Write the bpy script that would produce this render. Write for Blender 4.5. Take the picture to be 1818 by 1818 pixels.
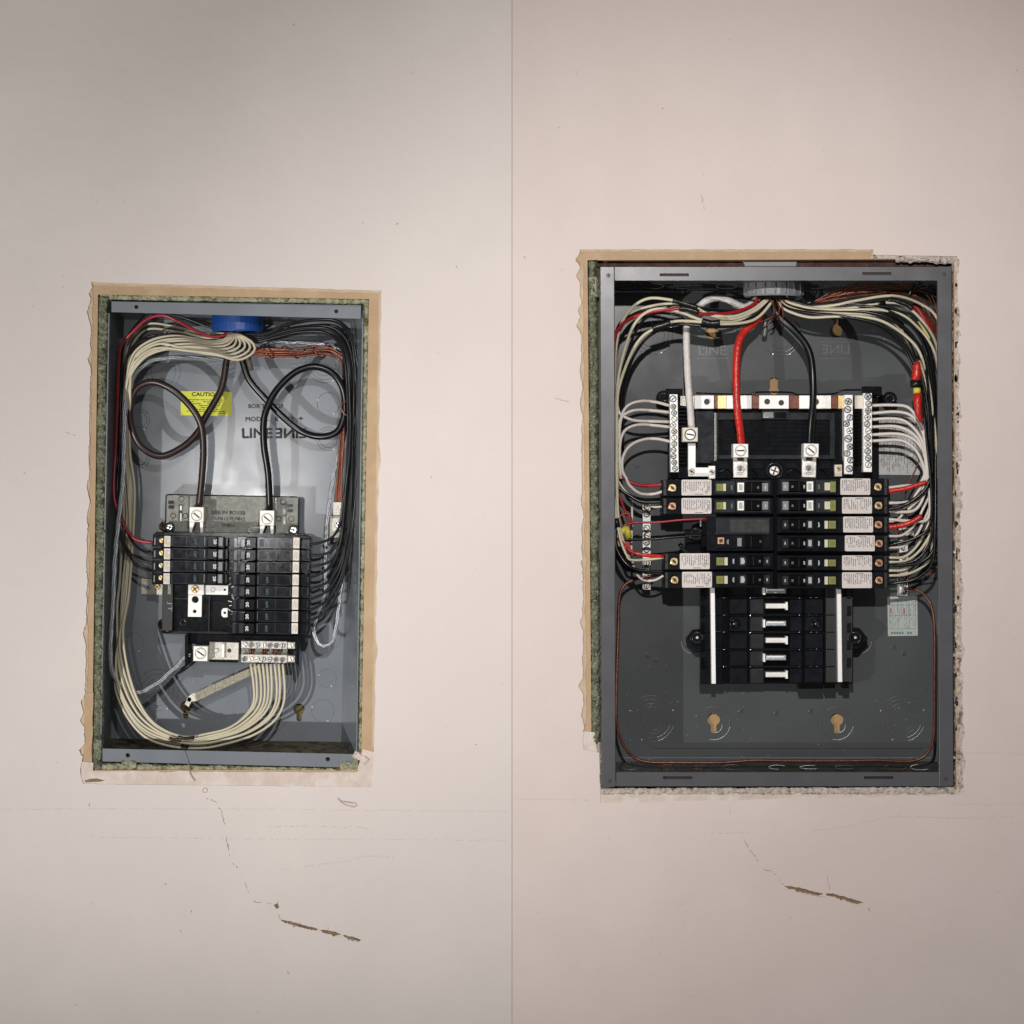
import bpy, bmesh, math, random
from mathutils import Vector, noise
random.seed(7)
for o in list(bpy.data.objects): bpy.data.objects.remove(o)
S = 0.0006          # metres per photograph pixel at the wall surface
D = 5000.0          # camera distance in the same units
sc = bpy.context.scene
COL = sc.collection
# ------------------------------------------------------------ camera, light
cd = bpy.data.cameras.new('camera'); cam = bpy.data.objects.new('camera', cd); COL.objects.link(cam)
cam.location = (0, -D*S, 0); cam.rotation_euler = (math.pi/2, 0, 0)
cd.sensor_width = 36; cd.lens = 36*D/1818; cd.clip_start = .05; cd.clip_end = 50
sc.camera = cam
w = bpy.data.worlds.new('World'); sc.world = w; w.use_nodes = True
w.node_tree.nodes['Background'].inputs[0].default_value = (1.0, .97, .95, 1)
w.node_tree.nodes['Background'].inputs[1].default_value = .11
def spot(name, x, y, z, tx, ty, power, size_deg, blend, rad, col):
    ld = bpy.data.lights.new(name, 'SPOT'); ld.energy = power; ld.spot_size = math.radians(size_deg)
    ld.spot_blend = blend; ld.shadow_soft_size = rad; ld.color = col
    o = bpy.data.objects.new(name, ld); COL.objects.link(o)
    p = Vector(((x-909)*S, -z*S, (909-y)*S)); t = Vector(((tx-909)*S, 0, (909-ty)*S))
    o.location = p; o.rotation_euler = (t-p).to_track_quat('-Z', 'Y').to_euler()
spot('phone_flash', -1150, 2050, 2900, 40, 660, 124, 60, 1.0, .012, (1, .975, .94))
spot('phone_flash', 146, 830, 2900, 250, 860, 9.5, 34, 1.0, .02, (1, .98, .97))  # added weak lamp for the left back panel's hotspot and fill, no real flash
spot('phone_flash', 1050, -160, 3300, 1500, 1080, 118, 52, 1.0, .016, (1, .965, .94))
sc.view_settings.view_transform = 'Standard'; sc.view_settings.look = 'None'
sc.view_settings.exposure = 0; sc.view_settings.gamma = 1
sc.render.resolution_x = sc.render.resolution_y = 1024

def P(x, y, z=0.):
    k = (D-z)/D
    return Vector(((x-909)*k*S, -z*S, (909-y)*k*S))
# ------------------------------------------------------------ materials
MATS = {}
def mat(name, rgb, rough=.5, metal=0., var=.08, vs=150, bump=0., bs=400, spec=.5, col2=None, c2s=80, c2t=(.5, .6), rv=0., coat=0.):
    m = bpy.data.materials.new(name); m.use_nodes = True; MATS[name] = m
    n = m.node_tree.nodes; l = m.node_tree.links; b = n['Principled BSDF']
    b.inputs['Roughness'].default_value = rough; b.inputs['Metallic'].default_value = metal
    b.inputs['Specular IOR Level'].default_value = spec
    b.inputs['Coat Weight'].default_value = coat; b.inputs['Coat Roughness'].default_value = .15
    g = n.new('ShaderNodeNewGeometry')
    def nz(s, d=6):
        t = n.new('ShaderNodeTexNoise'); t.inputs['Scale'].default_value = s; t.inputs['Detail'].default_value = d
        l.new(g.outputs['Position'], t.inputs['Vector']); return t.outputs['Fac']
    def mix(f, a, c):
        x = n.new('ShaderNodeMix'); x.data_type = 'RGBA'; l.new(f, x.inputs[0])
        for i, v in ((6, a), (7, c)):
            if isinstance(v, tuple): x.inputs[i].default_value = (*v, 1)
            else: l.new(v, x.inputs[i])
        return x.outputs[2]
    a = tuple(max(0, c*(1-var)) for c in rgb); c = tuple(min(1, c*(1+var)) for c in rgb)
    mr = n.new('ShaderNodeMapRange'); mr.inputs[1].default_value = .3; mr.inputs[2].default_value = .7
    l.new(nz(vs), mr.inputs[0]); out = mix(mr.outputs[0], a, c)
    if col2:
        r = n.new('ShaderNodeMapRange'); r.inputs[1].default_value = c2t[0]; r.inputs[2].default_value = c2t[1]
        l.new(nz(c2s, 8), r.inputs[0]); out = mix(r.outputs[0], out, tuple(col2))
    l.new(out, b.inputs['Base Color'])
    if rv:
        r = n.new('ShaderNodeMapRange'); r.inputs[1].default_value = .3; r.inputs[2].default_value = .7
        r.inputs[3].default_value = max(.02, rough-rv); r.inputs[4].default_value = rough+rv
        l.new(nz(vs*1.7), r.inputs[0]); l.new(r.outputs[0], b.inputs['Roughness'])
    if bump:
        bp = n.new('ShaderNodeBump'); bp.inputs['Strength'].default_value = 1; bp.inputs['Distance'].default_value = bump*S
        l.new(nz(bs, 8), bp.inputs['Height']); l.new(bp.outputs[0], b.inputs['Normal'])
    return m
def wallmat(name, c1, c2):
    m = mat(name, c1, .62, var=.025, vs=14, bump=.8, bs=60, spec=.35, col2=c2, c2s=5, c2t=(.42, .62))
    return m
wallmat('paint_left', (.665, .603, .57), (.65, .585, .558))
wallmat('paint_right', (.672, .582, .545), (.65, .56, .52))
mat('patch_paint', (.60, .50, .44), .7, var=.06, vs=60, bump=3, bs=120, col2=(.66, .58, .52), c2s=40)
mat('torn_paper', (.45, .31, .185), .8, var=.07, vs=40, bump=1.5, bs=200, col2=(.49, .36, .23), c2s=25, c2t=(.5, .7))
mat('brown_paper', (.25, .15, .08), .85, var=.3, vs=150, bump=2, bs=300)
mat('crack', (.36, .29, .24), .8, var=.3, vs=200)
mat('faint', (.56, .49, .44), .8, var=.08, vs=200)
mat('chip', (.62, .52, .44), .8, var=.1, vs=200)
mat('gypsum', (.55, .48, .42), .9, var=.25, vs=170, bump=8, bs=260, col2=(.22, .16, .12), c2s=110, c2t=(.58, .66))
mat('foam_green', (.16, .17, .105), .35, var=.5, vs=70, bump=8, bs=300, col2=(.36, .37, .29), c2s=420, c2t=(.56, .66))  # paler fleck colour paints the glints on the foam
mat('foam_pale', (.36, .36, .24), .45, var=.35, vs=140, bump=8, bs=300, col2=(.13, .15, .06), c2s=150, c2t=(.55, .65))
mat('dark_gap', (.02, .014, .012), .9, var=.5, vs=100)
mat('old_wood', (.075, .030, .022), .75, var=.5, vs=90, bump=4, bs=200, col2=(.20, .12, .09), c2s=130, c2t=(.6, .7))
mat('tan_wood', (.42, .26, .12), .7, var=.1, vs=60)
mat('olive_wood', (.10, .075, .03), .8, var=.2, vs=60)
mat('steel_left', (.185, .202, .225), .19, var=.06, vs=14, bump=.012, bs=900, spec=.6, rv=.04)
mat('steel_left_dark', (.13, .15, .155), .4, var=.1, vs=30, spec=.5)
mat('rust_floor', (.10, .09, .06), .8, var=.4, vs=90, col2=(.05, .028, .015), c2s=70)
mat('steel_right', (.078, .083, .087), .22, var=.12, vs=9, bump=.02, bs=900, spec=.4, rv=.05)
mat('flange_right', (.088, .088, .096), .30, var=.06, vs=22, bump=.02, bs=900, rv=.05)
mat('black_plastic', (.006, .007, .009), .13, var=.3, vs=120, spec=.35, rv=.03)
mat('black_matt', (.006, .006, .007), .5, var=.3, vs=120)
mat('grey_plastic', (.030, .032, .036), .15, var=.2, vs=120, spec=.4, rv=.03)
mat('breaker_top', (.010, .011, .015), .11, var=.3, vs=120, spec=.35, rv=.03)
mat('handle_black', (.002, .002, .002), .2, var=.3, vs=120, spec=.2)
mat('smoke_plastic', (.17, .175, .145), .24, var=.22, vs=160, bump=.8, bs=700, spec=.7)
mat('tin', (.88, .84, .78), .36, metal=.2, var=.06, vs=250, bump=.4, bs=900)
mat('tin_bright', (.97, .95, .93), .42, metal=0., var=.04, vs=250, bump=.3, bs=900)  # near-white non-metal base puts the flash reflection on tin into its colour
mat('tin_dull', (.50, .48, .42), .45, metal=.5, var=.15, vs=250, bump=.8, bs=700)
mat('zinc', (.42, .44, .47), .4, metal=.6, var=.25, vs=500, bump=.3, bs=700)
mat('chrome', (.80, .80, .80), .16, metal=1, var=.1, vs=500)
mat('brass', (.80, .58, .28), .28, metal=.6, var=.2, vs=400)
mat('copper_screw', (.66, .34, .20), .3, metal=.6, var=.25, vs=400)
mat('copper', (.19, .062, .034), .32, metal=.5, var=.3, vs=300, bump=.3, bs=900)
mat('copper_dark', (.13, .04, .022), .36, metal=.4, var=.4, vs=200)
mat('slot', (.03, .025, .02), .6, var=.2)
mat('cream_wire', (.60, .545, .40), .36, var=.05, vs=60, spec=.5)
mat('white_wire', (.66, .60, .54), .36, var=.05, vs=60, spec=.5)
mat('black_wire', (.005, .005, .006), .30, var=.3, vs=60, spec=.45)
mat('charcoal_wire', (.011, .012, .013), .30, var=.3, vs=60, spec=.35)
mat('dirt_shade_floor', (.030, .030, .026), .6, var=.5, vs=60, col2=(.07, .045, .035), c2s=50, c2t=(.58, .68))  # dirt tone darkened further to put the bottom wall's shade into its colour
mat('brown_black', (.030, .016, .014), .35, var=.3, vs=60, spec=.5)
mat('red_wire', (.34, .012, .014), .35, var=.15, vs=60, spec=.5)
mat('maroon_wire', (.30, .02, .035), .35, var=.15, vs=60, spec=.5)
mat('red_tape', (.52, .020, .012), .33, var=.2, vs=90, bump=1.2, bs=260, spec=.6)
mat('white_tape', (.66, .62, .59), .4, var=.08, vs=90, bump=2, bs=260)
mat('black_tape', (.008, .008, .008), .32, var=.3, vs=90, bump=1, bs=200)
mat('yellow', (.62, .56, .06), .45, var=.1, vs=90)
mat('yellow_wire', (.62, .58, .22), .4, var=.1, vs=90)
mat('caution_yellow', (.68, .70, .05), .5, var=.05, vs=60)
mat('blue', (.010, .055, .24), .35, var=.2, vs=60)
mat('pvc_grey', (.22, .22, .235), .42, var=.07, vs=60)
mat('label_paper', (.66, .60, .57), .6, var=.04, vs=120)
mat('label_cream', (.72, .66, .57), .6, var=.04, vs=120)
mat('label_grey', (.52, .51, .50), .5, var=.05, vs=120)
mat('label_white', (.42, .44, .42), .5, var=.05, vs=120)
mat('smoke_dark', (.05, .055, .052), .16, var=.3, vs=160)
mat('torn_pale', (.52, .40, .28), .85, var=.12, vs=60, bump=2, bs=160)
mat('ink', (.02, .02, .02), .6, var=.1)
mat('ink_soft', (.10, .09, .09), .6, var=.1)
mat('ink_green', (.08, .20, .16), .6, var=.1)
mat('ink_white', (.75, .75, .76), .6, var=.05)
mat('ink_dim', (.10, .17, .19), .5, var=.05)
mat('ink_red', (.55, .05, .05), .6, var=.05)
mat('olive_button', (.20, .21, .035), .4, var=.08, vs=200)
mat('cream_button', (.62, .58, .42), .4, var=.05)
mat('braid', (.34, .32, .24), .5, metal=.4, var=.3, vs=500, bump=2, bs=800)
# ------------------------------------------------------------ mesh builder
def smooth_path(pts, n=5, closed=False):
    out = []; L = len(pts)
    if L == 2: return list(pts)
    rng = range(L if closed else L-1)
    for i in rng:
        if closed: p0, p1, p2, p3 = pts[(i-1) % L], pts[i], pts[(i+1) % L], pts[(i+2) % L]
        else:
            p1, p2 = pts[i], pts[i+1]; p0 = pts[i-1] if i else p1*2-p2; p3 = pts[i+2] if i+2 < L else p2*2-p1
        for j in range(n):
            t = j/n
            out.append(.5*((2*p1)+(p2-p0)*t+(2*p0-5*p1+4*p2-p3)*t*t+(3*p1-p0-3*p2+p3)*t**3))
    if not closed: out.append(pts[-1])
    return out
def path3(pts, z):
    """pixel path with heights; z = list of heights spread along the length"""
    if not isinstance(z, (list, tuple)): z = [z, z]
    d = [0]
    for a, b in zip(pts, pts[1:]): d.append(d[-1]+math.hypot(b[0]-a[0], b[1]-a[1]))
    out = []
    for p, s in zip(pts, d):
        if len(p) == 3: out.append(Vector(p)); continue
        t = s/d[-1]*(len(z)-1); i = min(int(t), len(z)-2); f = t-i
        out.append(Vector((p[0], p[1], z[i]*(1-f)+z[i+1]*f)))
    return out
def resample(pts, n):
    d = [0]
    for a, b in zip(pts, pts[1:]): d.append(d[-1]+(b-a).length)
    out = []; i = 0
    for k in range(n):
        s = d[-1]*k/(n-1)
        while i < len(d)-2 and d[i+1] < s: i += 1
        f = (s-d[i])/max(1e-9, d[i+1]-d[i]); out.append(pts[i].lerp(pts[i+1], min(1, f)))
    return out
class MB:
    def __init__(s): s.bm = bmesh.new(); s.m = []
    def mi(s, n):
        if n not in s.m: s.m.append(n)
        return s.m.index(n)
    def poly(s, pts, z0, z1, m, holes=None, bevel=0, smooth=False):
        k = (D-z1)/D; i = s.mi(m)
        W = lambda x, y, z: Vector(((x-909)*k*S, -z*S, (909-y)*k*S))
        if holes:
            cu = bpy.data.curves.new('t', 'CURVE'); cu.dimensions = '2D'; cu.fill_mode = 'BOTH'; cu.extrude = .5
            for ring in [pts]+holes:
                sp = cu.splines.new('POLY'); sp.points.add(len(ring)-1); sp.use_cyclic_u = True
                for q, p in zip(sp.points, ring): q.co = (p[0], -p[1], 0, 1)
            o = bpy.data.objects.new('t', cu); me = o.to_mesh()
            vs = [s.bm.verts.new(W(v.co.x, -v.co.y, z1 if v.co.z > 0 else z0)) for v in me.vertices]
            for f in me.polygons:
                try: s.bm.faces.new([vs[j] for j in f.vertices]).material_index = i
                except ValueError: pass
            o.to_mesh_clear(); bpy.data.objects.remove(o); bpy.data.curves.remove(cu); return s
        a = [s.bm.verts.new(W(x, y, z1)) for x, y in pts]; b = [s.bm.verts.new(W(x, y, z0)) for x, y in pts]
        fs = [s.bm.faces.new(a), s.bm.faces.new(b[::-1])]; n = len(pts)
        for j in range(n): fs.append(s.bm.faces.new((a[j], b[j], b[(j+1) % n], a[(j+1) % n])))
        for f in fs: f.material_index = i
        if bevel:
            r = bmesh.ops.bevel(s.bm, geom=list(fs[0].edges), offset=bevel*S, segments=2, affect='EDGES', profile=.5)
            for f in r['faces']: f.material_index = i
        return s
    def rect(s, x0, y0, x1, y1, z0, z1, m, rot=0, bevel=0, r=0, holes=None):
        return s.poly(rectpts(x0, y0, x1, y1, rot, r), z0, z1, m, holes, bevel)
    def cyl(s, x, y, r, z0, z1, m, seg=20, bevel=0, ry=None):
        return s.poly(circ(x, y, r, seg, ry), z0, z1, m, None, bevel)
    def sweep(s, pts, r, m, seg=8, closed=False, cap=True):
        """pts in world space, r world or list"""
        i = s.mi(m); n = len(pts); R = r if isinstance(r, list) else [r]*n
        t = [(pts[(j+1) % n]-pts[j-1]) if closed else (pts[min(j+1, n-1)]-pts[max(j-1, 0)]) for j in range(n)]
        t = [v.normalized() if v.length else Vector((0, 0, 1)) for v in t]
        u = t[0].orthogonal().normalized(); rings = []
        for j in range(n):
            u = (u-t[j]*u.dot(t[j])); u = u.normalized() if u.length > 1e-9 else t[j].orthogonal().normalized()
            v = t[j].cross(u)
            rings.append([s.bm.verts.new(pts[j]+(u*math.cos(a)+v*math.sin(a))*R[j]) for a in [2*math.pi*q/seg for q in range(seg)]])
        for j in range(n if closed else n-1):
            A, B = rings[j], rings[(j+1) % n]
            for q in range(seg):
                f = s.bm.faces.new((A[q], A[(q+1) % seg], B[(q+1) % seg], B[q])); f.material_index = i; f.smooth = True
        if cap and not closed:
            for ring in (rings[0][::-1], rings[-1]): s.bm.faces.new(ring).material_index = i
        return s
    def tube(s, pts, r, m, z=-60, seg=8, n=5, wob=0):
        q = smooth_path(path3(pts, z), n)
        if wob: q = [v+Vector((noise.noise(v*.03)*wob, noise.noise(v*.03+Vector((9, 3, 1)))*wob, 0)) for v in q]
        return s.sweep([P(*v) for v in q], r*S, m, seg)
    def ring(s, x, y, r, w, z, m, a0=0, a1=360, ry=None, seg=36):
        ry = ry or r
        pts = [P(x+r*math.cos(math.radians(a)), y+ry*math.sin(math.radians(a)), z) for a in [a0+(a1-a0)*j/seg for j in range(seg+(a1-a0 < 360))]]
        return s.sweep(pts, w*S, m, 5, closed=(a1-a0 >= 360))
    def text(s, t, x, y, h, z, m, rot=0, mirror=False, ext=.15, w=1., bold=0):
        fc = bpy.data.curves.new('t', 'FONT'); fc.body = t; fc.size = 1; fc.resolution_u = 3; fc.extrude = 0
        o = bpy.data.objects.new('t', fc); me = o.to_mesh()
        xs = [v.co.x for v in me.vertices]; ys = [v.co.y for v in me.vertices]
        if not xs: return s
        cx, cy = (min(xs)+max(xs))/2, (min(ys)+max(ys))/2; k = h/.73; a = math.radians(rot)
        i = s.mi(m); bo = bold*h
        for q, (ox, oy) in enumerate(((0, 0), (bo, 0), (-bo, 0), (0, bo), (0, -bo)) if bold else ((0, 0),)):
            vs = []
            for v in me.vertices:
                dx, dy = (v.co.x-cx)*k*w+ox, -(v.co.y-cy)*k+oy
                if mirror: dx = -dx
                vs.append(s.bm.verts.new(P(x+dx*math.cos(a)-dy*math.sin(a), y+dx*math.sin(a)+dy*math.cos(a), z+ext+q*.02)))
            for f in me.polygons:
                try: s.bm.faces.new([vs[j] for j in f.vertices]).material_index = i
                except ValueError: pass
        o.to_mesh_clear(); bpy.data.objects.remove(o); bpy.data.curves.remove(fc); return s
    def quad(s, pts, z, m):
        s.bm.faces.new([s.bm.verts.new(P(x, y, z)) for x, y in pts]).material_index = s.mi(m); return s
    def quad3(s, pts, m):
        s.bm.faces.new([s.bm.verts.new(P(*p)) for p in pts]).material_index = s.mi(m); return s
    def dashes(s, x0, y0, x1, y1, z, m, pitch=3, th=1.1, vert=False, lo=2, hi=7, gap=1.4, rot=0, fill=.85):
        cx, cy = (x0+x1)/2, (y0+y1)/2; a = math.radians(rot)
        def add(u0, v0, u1, v1):
            p = []
            for u, v in ((u0, v0), (u1, v0), (u1, v1), (u0, v1)):
                p.append((cx+(u-cx)*math.cos(a)-(v-cy)*math.sin(a), cy+(u-cx)*math.sin(a)+(v-cy)*math.cos(a)))
            s.quad(p, z, m)
        A, B, C, E = (y0, y1, x0, x1) if vert else (x0, x1, y0, y1)
        v = C+pitch*.4
        while v+th < E:
            u = A+random.random()*2; end = B-random.random()*(B-A)*.25
            while u < end:
                l = random.uniform(lo, hi)
                if random.random() < fill:
                    if vert: add(v, u, v+th, min(B, u+l))
                    else: add(u, v, min(B, u+l), v+th)
                u += l+gap
            v += pitch
        return s
    def screw(s, x, y, r, z, m='zinc', rot=30, h=3, kind='slot'):
        s.cyl(x, y, r, z-2, z+h, m, 20, bevel=r*.18)
        a = math.radians(rot); c, d = math.cos(a), math.sin(a); l, t = r*.82, r*.16
        def bar(c, d): s.poly([(x+u*c-v*d, y+u*d+v*c) for u, v in ((-l, -t), (l, -t), (l, t), (-l, t))], z, z+h+.12, 'slot')
        bar(c, d)
        if kind == 'cross': s.poly([(x+u*-d-v*c, y+u*c-v*d) for u, v in ((-l, -t), (l, -t), (l, t), (-l, t))], z, z+h+.2, 'slot')
        if kind == 'square': s.rect(x-r*.35, y-r*.35, x+r*.35, y+r*.35, z, z+h+.2, 'slot', rot)
        return s
    def build(s, name, parent=None, smooth=False, **props):
        bmesh.ops.recalc_face_normals(s.bm, faces=s.bm.faces)
        me = bpy.data.meshes.new(name)
        vs = s.bm.verts; n = max(1, len(vs)); mn = Vector((1e9,)*3); mx = -mn
        for v in vs:
            for j in range(3): mn[j] = min(mn[j], v.co[j]); mx[j] = max(mx[j], v.co[j])
        c = (mn+mx)/2
        bmesh.ops.translate(s.bm, verts=vs, vec=-c)
        s.bm.to_mesh(me); s.bm.free()
        for m in s.m: me.materials.append(MATS[m])
        o = bpy.data.objects.new(name, me); COL.objects.link(o)
        if parent is None: o.location = c
        else:
            wl = parent.get('_w'); base = Vector(wl) if wl else Vector(parent.location)
            o.parent = parent; o.location = c-base
        o['_w'] = list(c)
        for k, v in props.items(): o[k] = v
        return o
def rectpts(x0, y0, x1, y1, rot=0, r=0):
    cx, cy = (x0+x1)/2, (y0+y1)/2; a = math.radians(rot)
    if r:
        p = []
        for qx, qy, a0 in ((x1-r, y1-r, 0), (x0+r, y1-r, 90), (x0+r, y0+r, 180), (x1-r, y0+r, 270)):
            for j in range(4): t = math.radians(a0+30*j); p.append((qx+r*math.cos(t), qy+r*math.sin(t)))
    else: p = [(x0, y0), (x1, y0), (x1, y1), (x0, y1)]
    return [(cx+(x-cx)*math.cos(a)-(y-cy)*math.sin(a), cy+(x-cx)*math.sin(a)+(y-cy)*math.cos(a)) for x, y in p]
def circ(x, y, r, seg=20, ry=None):
    return [(x+r*math.cos(2*math.pi*j/seg), y+(ry or r)*math.sin(2*math.pi*j/seg)) for j in range(seg)]
def keyhole(x, y, r, sw, sl, up=False):
    a0 = math.asin(sw/r); d = -1 if up else 1; p = []
    for j in range(17):
        a = math.pi/2+a0+(2*math.pi-2*a0)*j/16; p.append((x+r*math.cos(a), y+d*r*math.sin(a)))
    return p+[(x+sw, y+d*(r+sl-sw*.5)), (x, y+d*(r+sl)), (x-sw, y+d*(r+sl-sw*.5))]
def thing(name, label, cat, x, y, z=-170, group=None):
    o = bpy.data.objects.new(name, None); COL.objects.link(o); o.location = P(x, y, z); o['_w'] = list(o.location)
    o.empty_display_size = .01; o['label'] = label; o['category'] = cat
    if group: o['group'] = group
    return o
def tag(o, label, cat, group=None):
    o['label'] = label; o['category'] = cat
    if group: o['group'] = group
    return o
def copy_tree(o, parent=None, off=Vector((0, 0, 0))):
    c = o.copy(); COL.objects.link(c); c.parent = parent
    if parent is None: c.location = Vector(o.location)+off
    for ch in o.children: copy_tree(ch, c)
    return c
def rag(p0, p1, amp, step, seed, spikes=()):
    """ragged line from p0 to p1, displaced to its left side (positive amp = outwards)"""
    L = math.hypot(p1[0]-p0[0], p1[1]-p0[1]); n = max(2, int(L/step)); ux, uy = (p1[0]-p0[0])/L, (p1[1]-p0[1])/L
    out = []
    for j in range(n):
        s = j/n*L; a = amp*noise.noise(Vector((s*.035, seed, 0)))*1.3+amp*.6*noise.noise(Vector((s*.2, seed, 3)))
        for sp, h, wd in spikes: a += h*max(0, 1-abs(s-sp)/wd)
        out.append((p0[0]+ux*s+uy*a, p0[1]+uy*s-ux*a))
    return out
def lump_strip(mb, p0, p1, w0, w1, z0, h, m, seed, rough=1., step=3):
    """irregular raised bead between two points, built as a displaced half-round grid"""
    L = math.hypot(p1[0]-p0[0], p1[1]-p0[1]); n = int(L/step); ux, uy = (p1[0]-p0[0])/L, (p1[1]-p0[1])/L; i = mb.mi(m); K = 7; rows = []
    for j in range(n+1):
        t = j/n; w = w0+(w1-w0)*t; cx, cy = p0[0]+ux*L*t, p0[1]+uy*L*t; row = []
        ww = w*(1+.16*rough*noise.noise(Vector((j*.09*step/3, seed, 1))))
        for q in range(K):
            u = (q/(K-1)*2-1); hh = h*math.sqrt(max(0, 1-u*u*.98))
            hh *= 1+.5*rough*noise.noise(Vector((j*.22, q*.8, seed)))+.25*rough*noise.noise(Vector((j*.7, q*1.6, seed+5)))
            e = u*ww/2+rough*1.3*noise.noise(Vector((j*.4, q, seed+9)))
            row.append(mb.bm.verts.new(P(cx-uy*e, cy+ux*e, z0+hh)))
        rows.append(row)
    for a, b in zip(rows, rows[1:]):
        for q in range(K-1):
            f = mb.bm.faces.new((a[q], a[q+1], b[q+1], b[q])); f.material_index = i; f.smooth = True
T = 1.1   # the left cabinet hangs about one degree off plumb
BK = -170 # depth of the back sheets
# ============================================================ WALLS
def wall(x0, x1, hole, gouges, board_hole, m, patch):
    o = MB().poly([(x0, -900), (x1, -900), (x1, 2700), (x0, 2700)], -3, 0, m, holes=[hole]+gouges).build('wall', kind='structure')
    MB().poly([(x0+.4, -900), (x1-.4, -900), (x1-.4, 2700), (x0+.4, 2700)], -46, -3.3, 'torn_paper', holes=[board_hole]).build('backing_board', o)
    return o
L_hole = (rag((163, 501), (677, 516), 1.2, 9, 1, [(3, 3, 5)]) + rag((677, 516), (664, 1345), 1.5, 6, 2, [(300, 4, 30), (640, 3, 25)]) +
          rag((664, 1345), (660, 1397), .5, 12, 3) + rag((660, 1397), (148, 1392), 1.2, 9, 4) +
          rag((148, 1392), (163, 501), 3.2, 4, 5, [(30, 6, 30), (60, 9, 12), (112, 9, 12), (145, 8, 14), (262, 3, 20), (412, 2, 30), (755, 6, 14), (838, 8, 26), (870, 6, 10)]))
def sliver(pts, seed):
    random.seed(seed); q = resample(smooth_path([Vector((*p, 0)) for p in pts], 4), int(math.dist(pts[0], pts[-1])/3)); n = len(q); up, dn = [], []
    for k, v in enumerate(q):
        e = math.sin(math.pi*k/(n-1))**.5
        up.append((v.x, v.y-e*random.uniform(.8, 2.6))); dn.append((v.x, v.y+e*random.uniform(3, 8)))
    return up+dn[::-1][1:-1]
g_left = sliver([(498, 1633), (522, 1639), (548, 1646), (566, 1650)], 1)
g_l3 = sliver([(568, 1651), (590, 1655), (606, 1659)], 2)
g_l4 = sliver([(609, 1660), (625, 1665), (641, 1669)], 3)
g_l2 = [(486,1607),(493,1603),(496,1611),(491,1614)]
boardL = [(174, 523), (655, 531), (641, 1367), (163, 1367)]
WL = wall(-900, 908.6, L_hole, [g_left, g_l2, g_l3, g_l4], boardL, 'paint_left', None)
R_hole = (rag((1030, 443), (1550, 443), 1.0, 9, 11) + [(1550, 443), (1551, 452)] + rag((1560, 453), (1697, 455), 1.5, 8, 12) +
          rag((1700, 455), (1711, 1412), 5, 3, 13, [(120, 3, 30), (600, 4, 30)]) + rag((1704, 1412), (1066, 1425), 1.6, 8, 14) +
          rag((1066, 1425), (1064, 1330), 1.5, 6, 15) + rag((1036, 1330), (1030, 443), 3.2, 4, 16, [(60, 4, 20), (112, 9, 14), (225, 5, 14), (330, 4, 8), (750, 6, 14), (780, 8, 12), (840, 7, 14), (868, 9, 12)]))
g_right = sliver([(1392, 1573), (1420, 1578), (1445, 1585), (1462, 1587)], 4)
g_r2 = sliver([(1465, 1587), (1478, 1588), (1500, 1594), (1533, 1603)], 5)
boardR = [(1043, 462), (1693, 460), (1697, 1404), (1062, 1404), (1050, 1300)]
WR = wall(909.4, 2700, R_hole, [g_right, g_r2], boardR, 'paint_right', None)
# things behind the torn paint
MB().rect(485, 1600, 650, 1680, -2.9, -2.6, 'brown_paper').build('torn_backing', WL)
MB().rect(1385, 1562, 1545, 1615, -2.9, -2.6, 'brown_paper').build('torn_backing', WR)
MB().poly([(144, 1352), (166, 1354), (165, 1368)] + rag((166, 1369), (641, 1371), 1.4, 8, 6) + [(645, 1330), (668, 1336), (664, 1401), (144, 1396)], -3.3, -1.5, 'patch_paint').build('paint_patch', WL)
MB().poly([(1030, 1298), (1056, 1300), (1060, 1335), (1066, 1400)] + rag((1066, 1404), (1695, 1402), 1.8, 6, 17) + [(1720, 1400), (1720, 1430), (1030, 1430)], -3.3, -1.5, 'patch_paint').build('paint_patch', WR)
b = MB(); lump_strip(b, (1066, 1406), (1695, 1405), 13, 15, -5, 5, 'gypsum', 22, 1.2); b.build('crumbled_plaster', WR)
b = MB(); lump_strip(b, (1701, 462), (1704, 1405), 21, 18, -15, 10.8, 'gypsum', 25, 2.0, 2.5); b.build('crumbled_plaster', WR)
b = MB(); lump_strip(b, (1590, 459), (1700, 462), 11, 14, -8, 7, 'gypsum', 27, 2); b.build('crumbled_plaster', WR)
MB().poly(rag((1690, 462), (1693, 1405), 2, 5, 77)[::-1][:0]+[(1725, 462), (1727, 1430)]+rag((1699, 1430), (1696, 462), 1.5, 4, 78), -3.3, -2.9, 'gypsum').build('gypsum_core', WR)
# random crumbs on the broken right edge
b = MB()
for j in range(110):
    x = min(1706, 1697+random.gauss(3, 3)); y = random.uniform(470, 1400); r = random.uniform(1.5, 4.6)
    pts = [(x+r*random.uniform(.5, 1.1)*math.cos(a), y+r*random.uniform(.6, 1.4)*math.sin(a)) for a in [k*math.pi/3 for k in range(6)]]
    b.poly(pts, -12, random.uniform(-5, -.8), random.choice(['gypsum', 'gypsum', 'patch_paint']), bevel=.4)
b.build('plaster_crumbs', WR, kind='stuff')
b = MB(); b.rect(1040, 455, 1700, 1412, -120, -60, 'dark_gap', holes=[rectpts(1064, 473, 1693, 1400)]); b.build('wall_cavity', WR)
b = MB()
random.seed(66)
for j in range(26):
    x, y, r = random.uniform(1696, 1701), random.uniform(480, 1390), random.uniform(1.5, 4); b.poly([(x+r*random.uniform(.5, 1)*math.cos(a), y+r*random.uniform(1, 3.2)*math.sin(a)) for a in [k*math.pi/4 for k in range(8)]], -6, -2.6, 'dark_gap')
b.build('broken_hollows', WR, kind='stuff')
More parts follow.
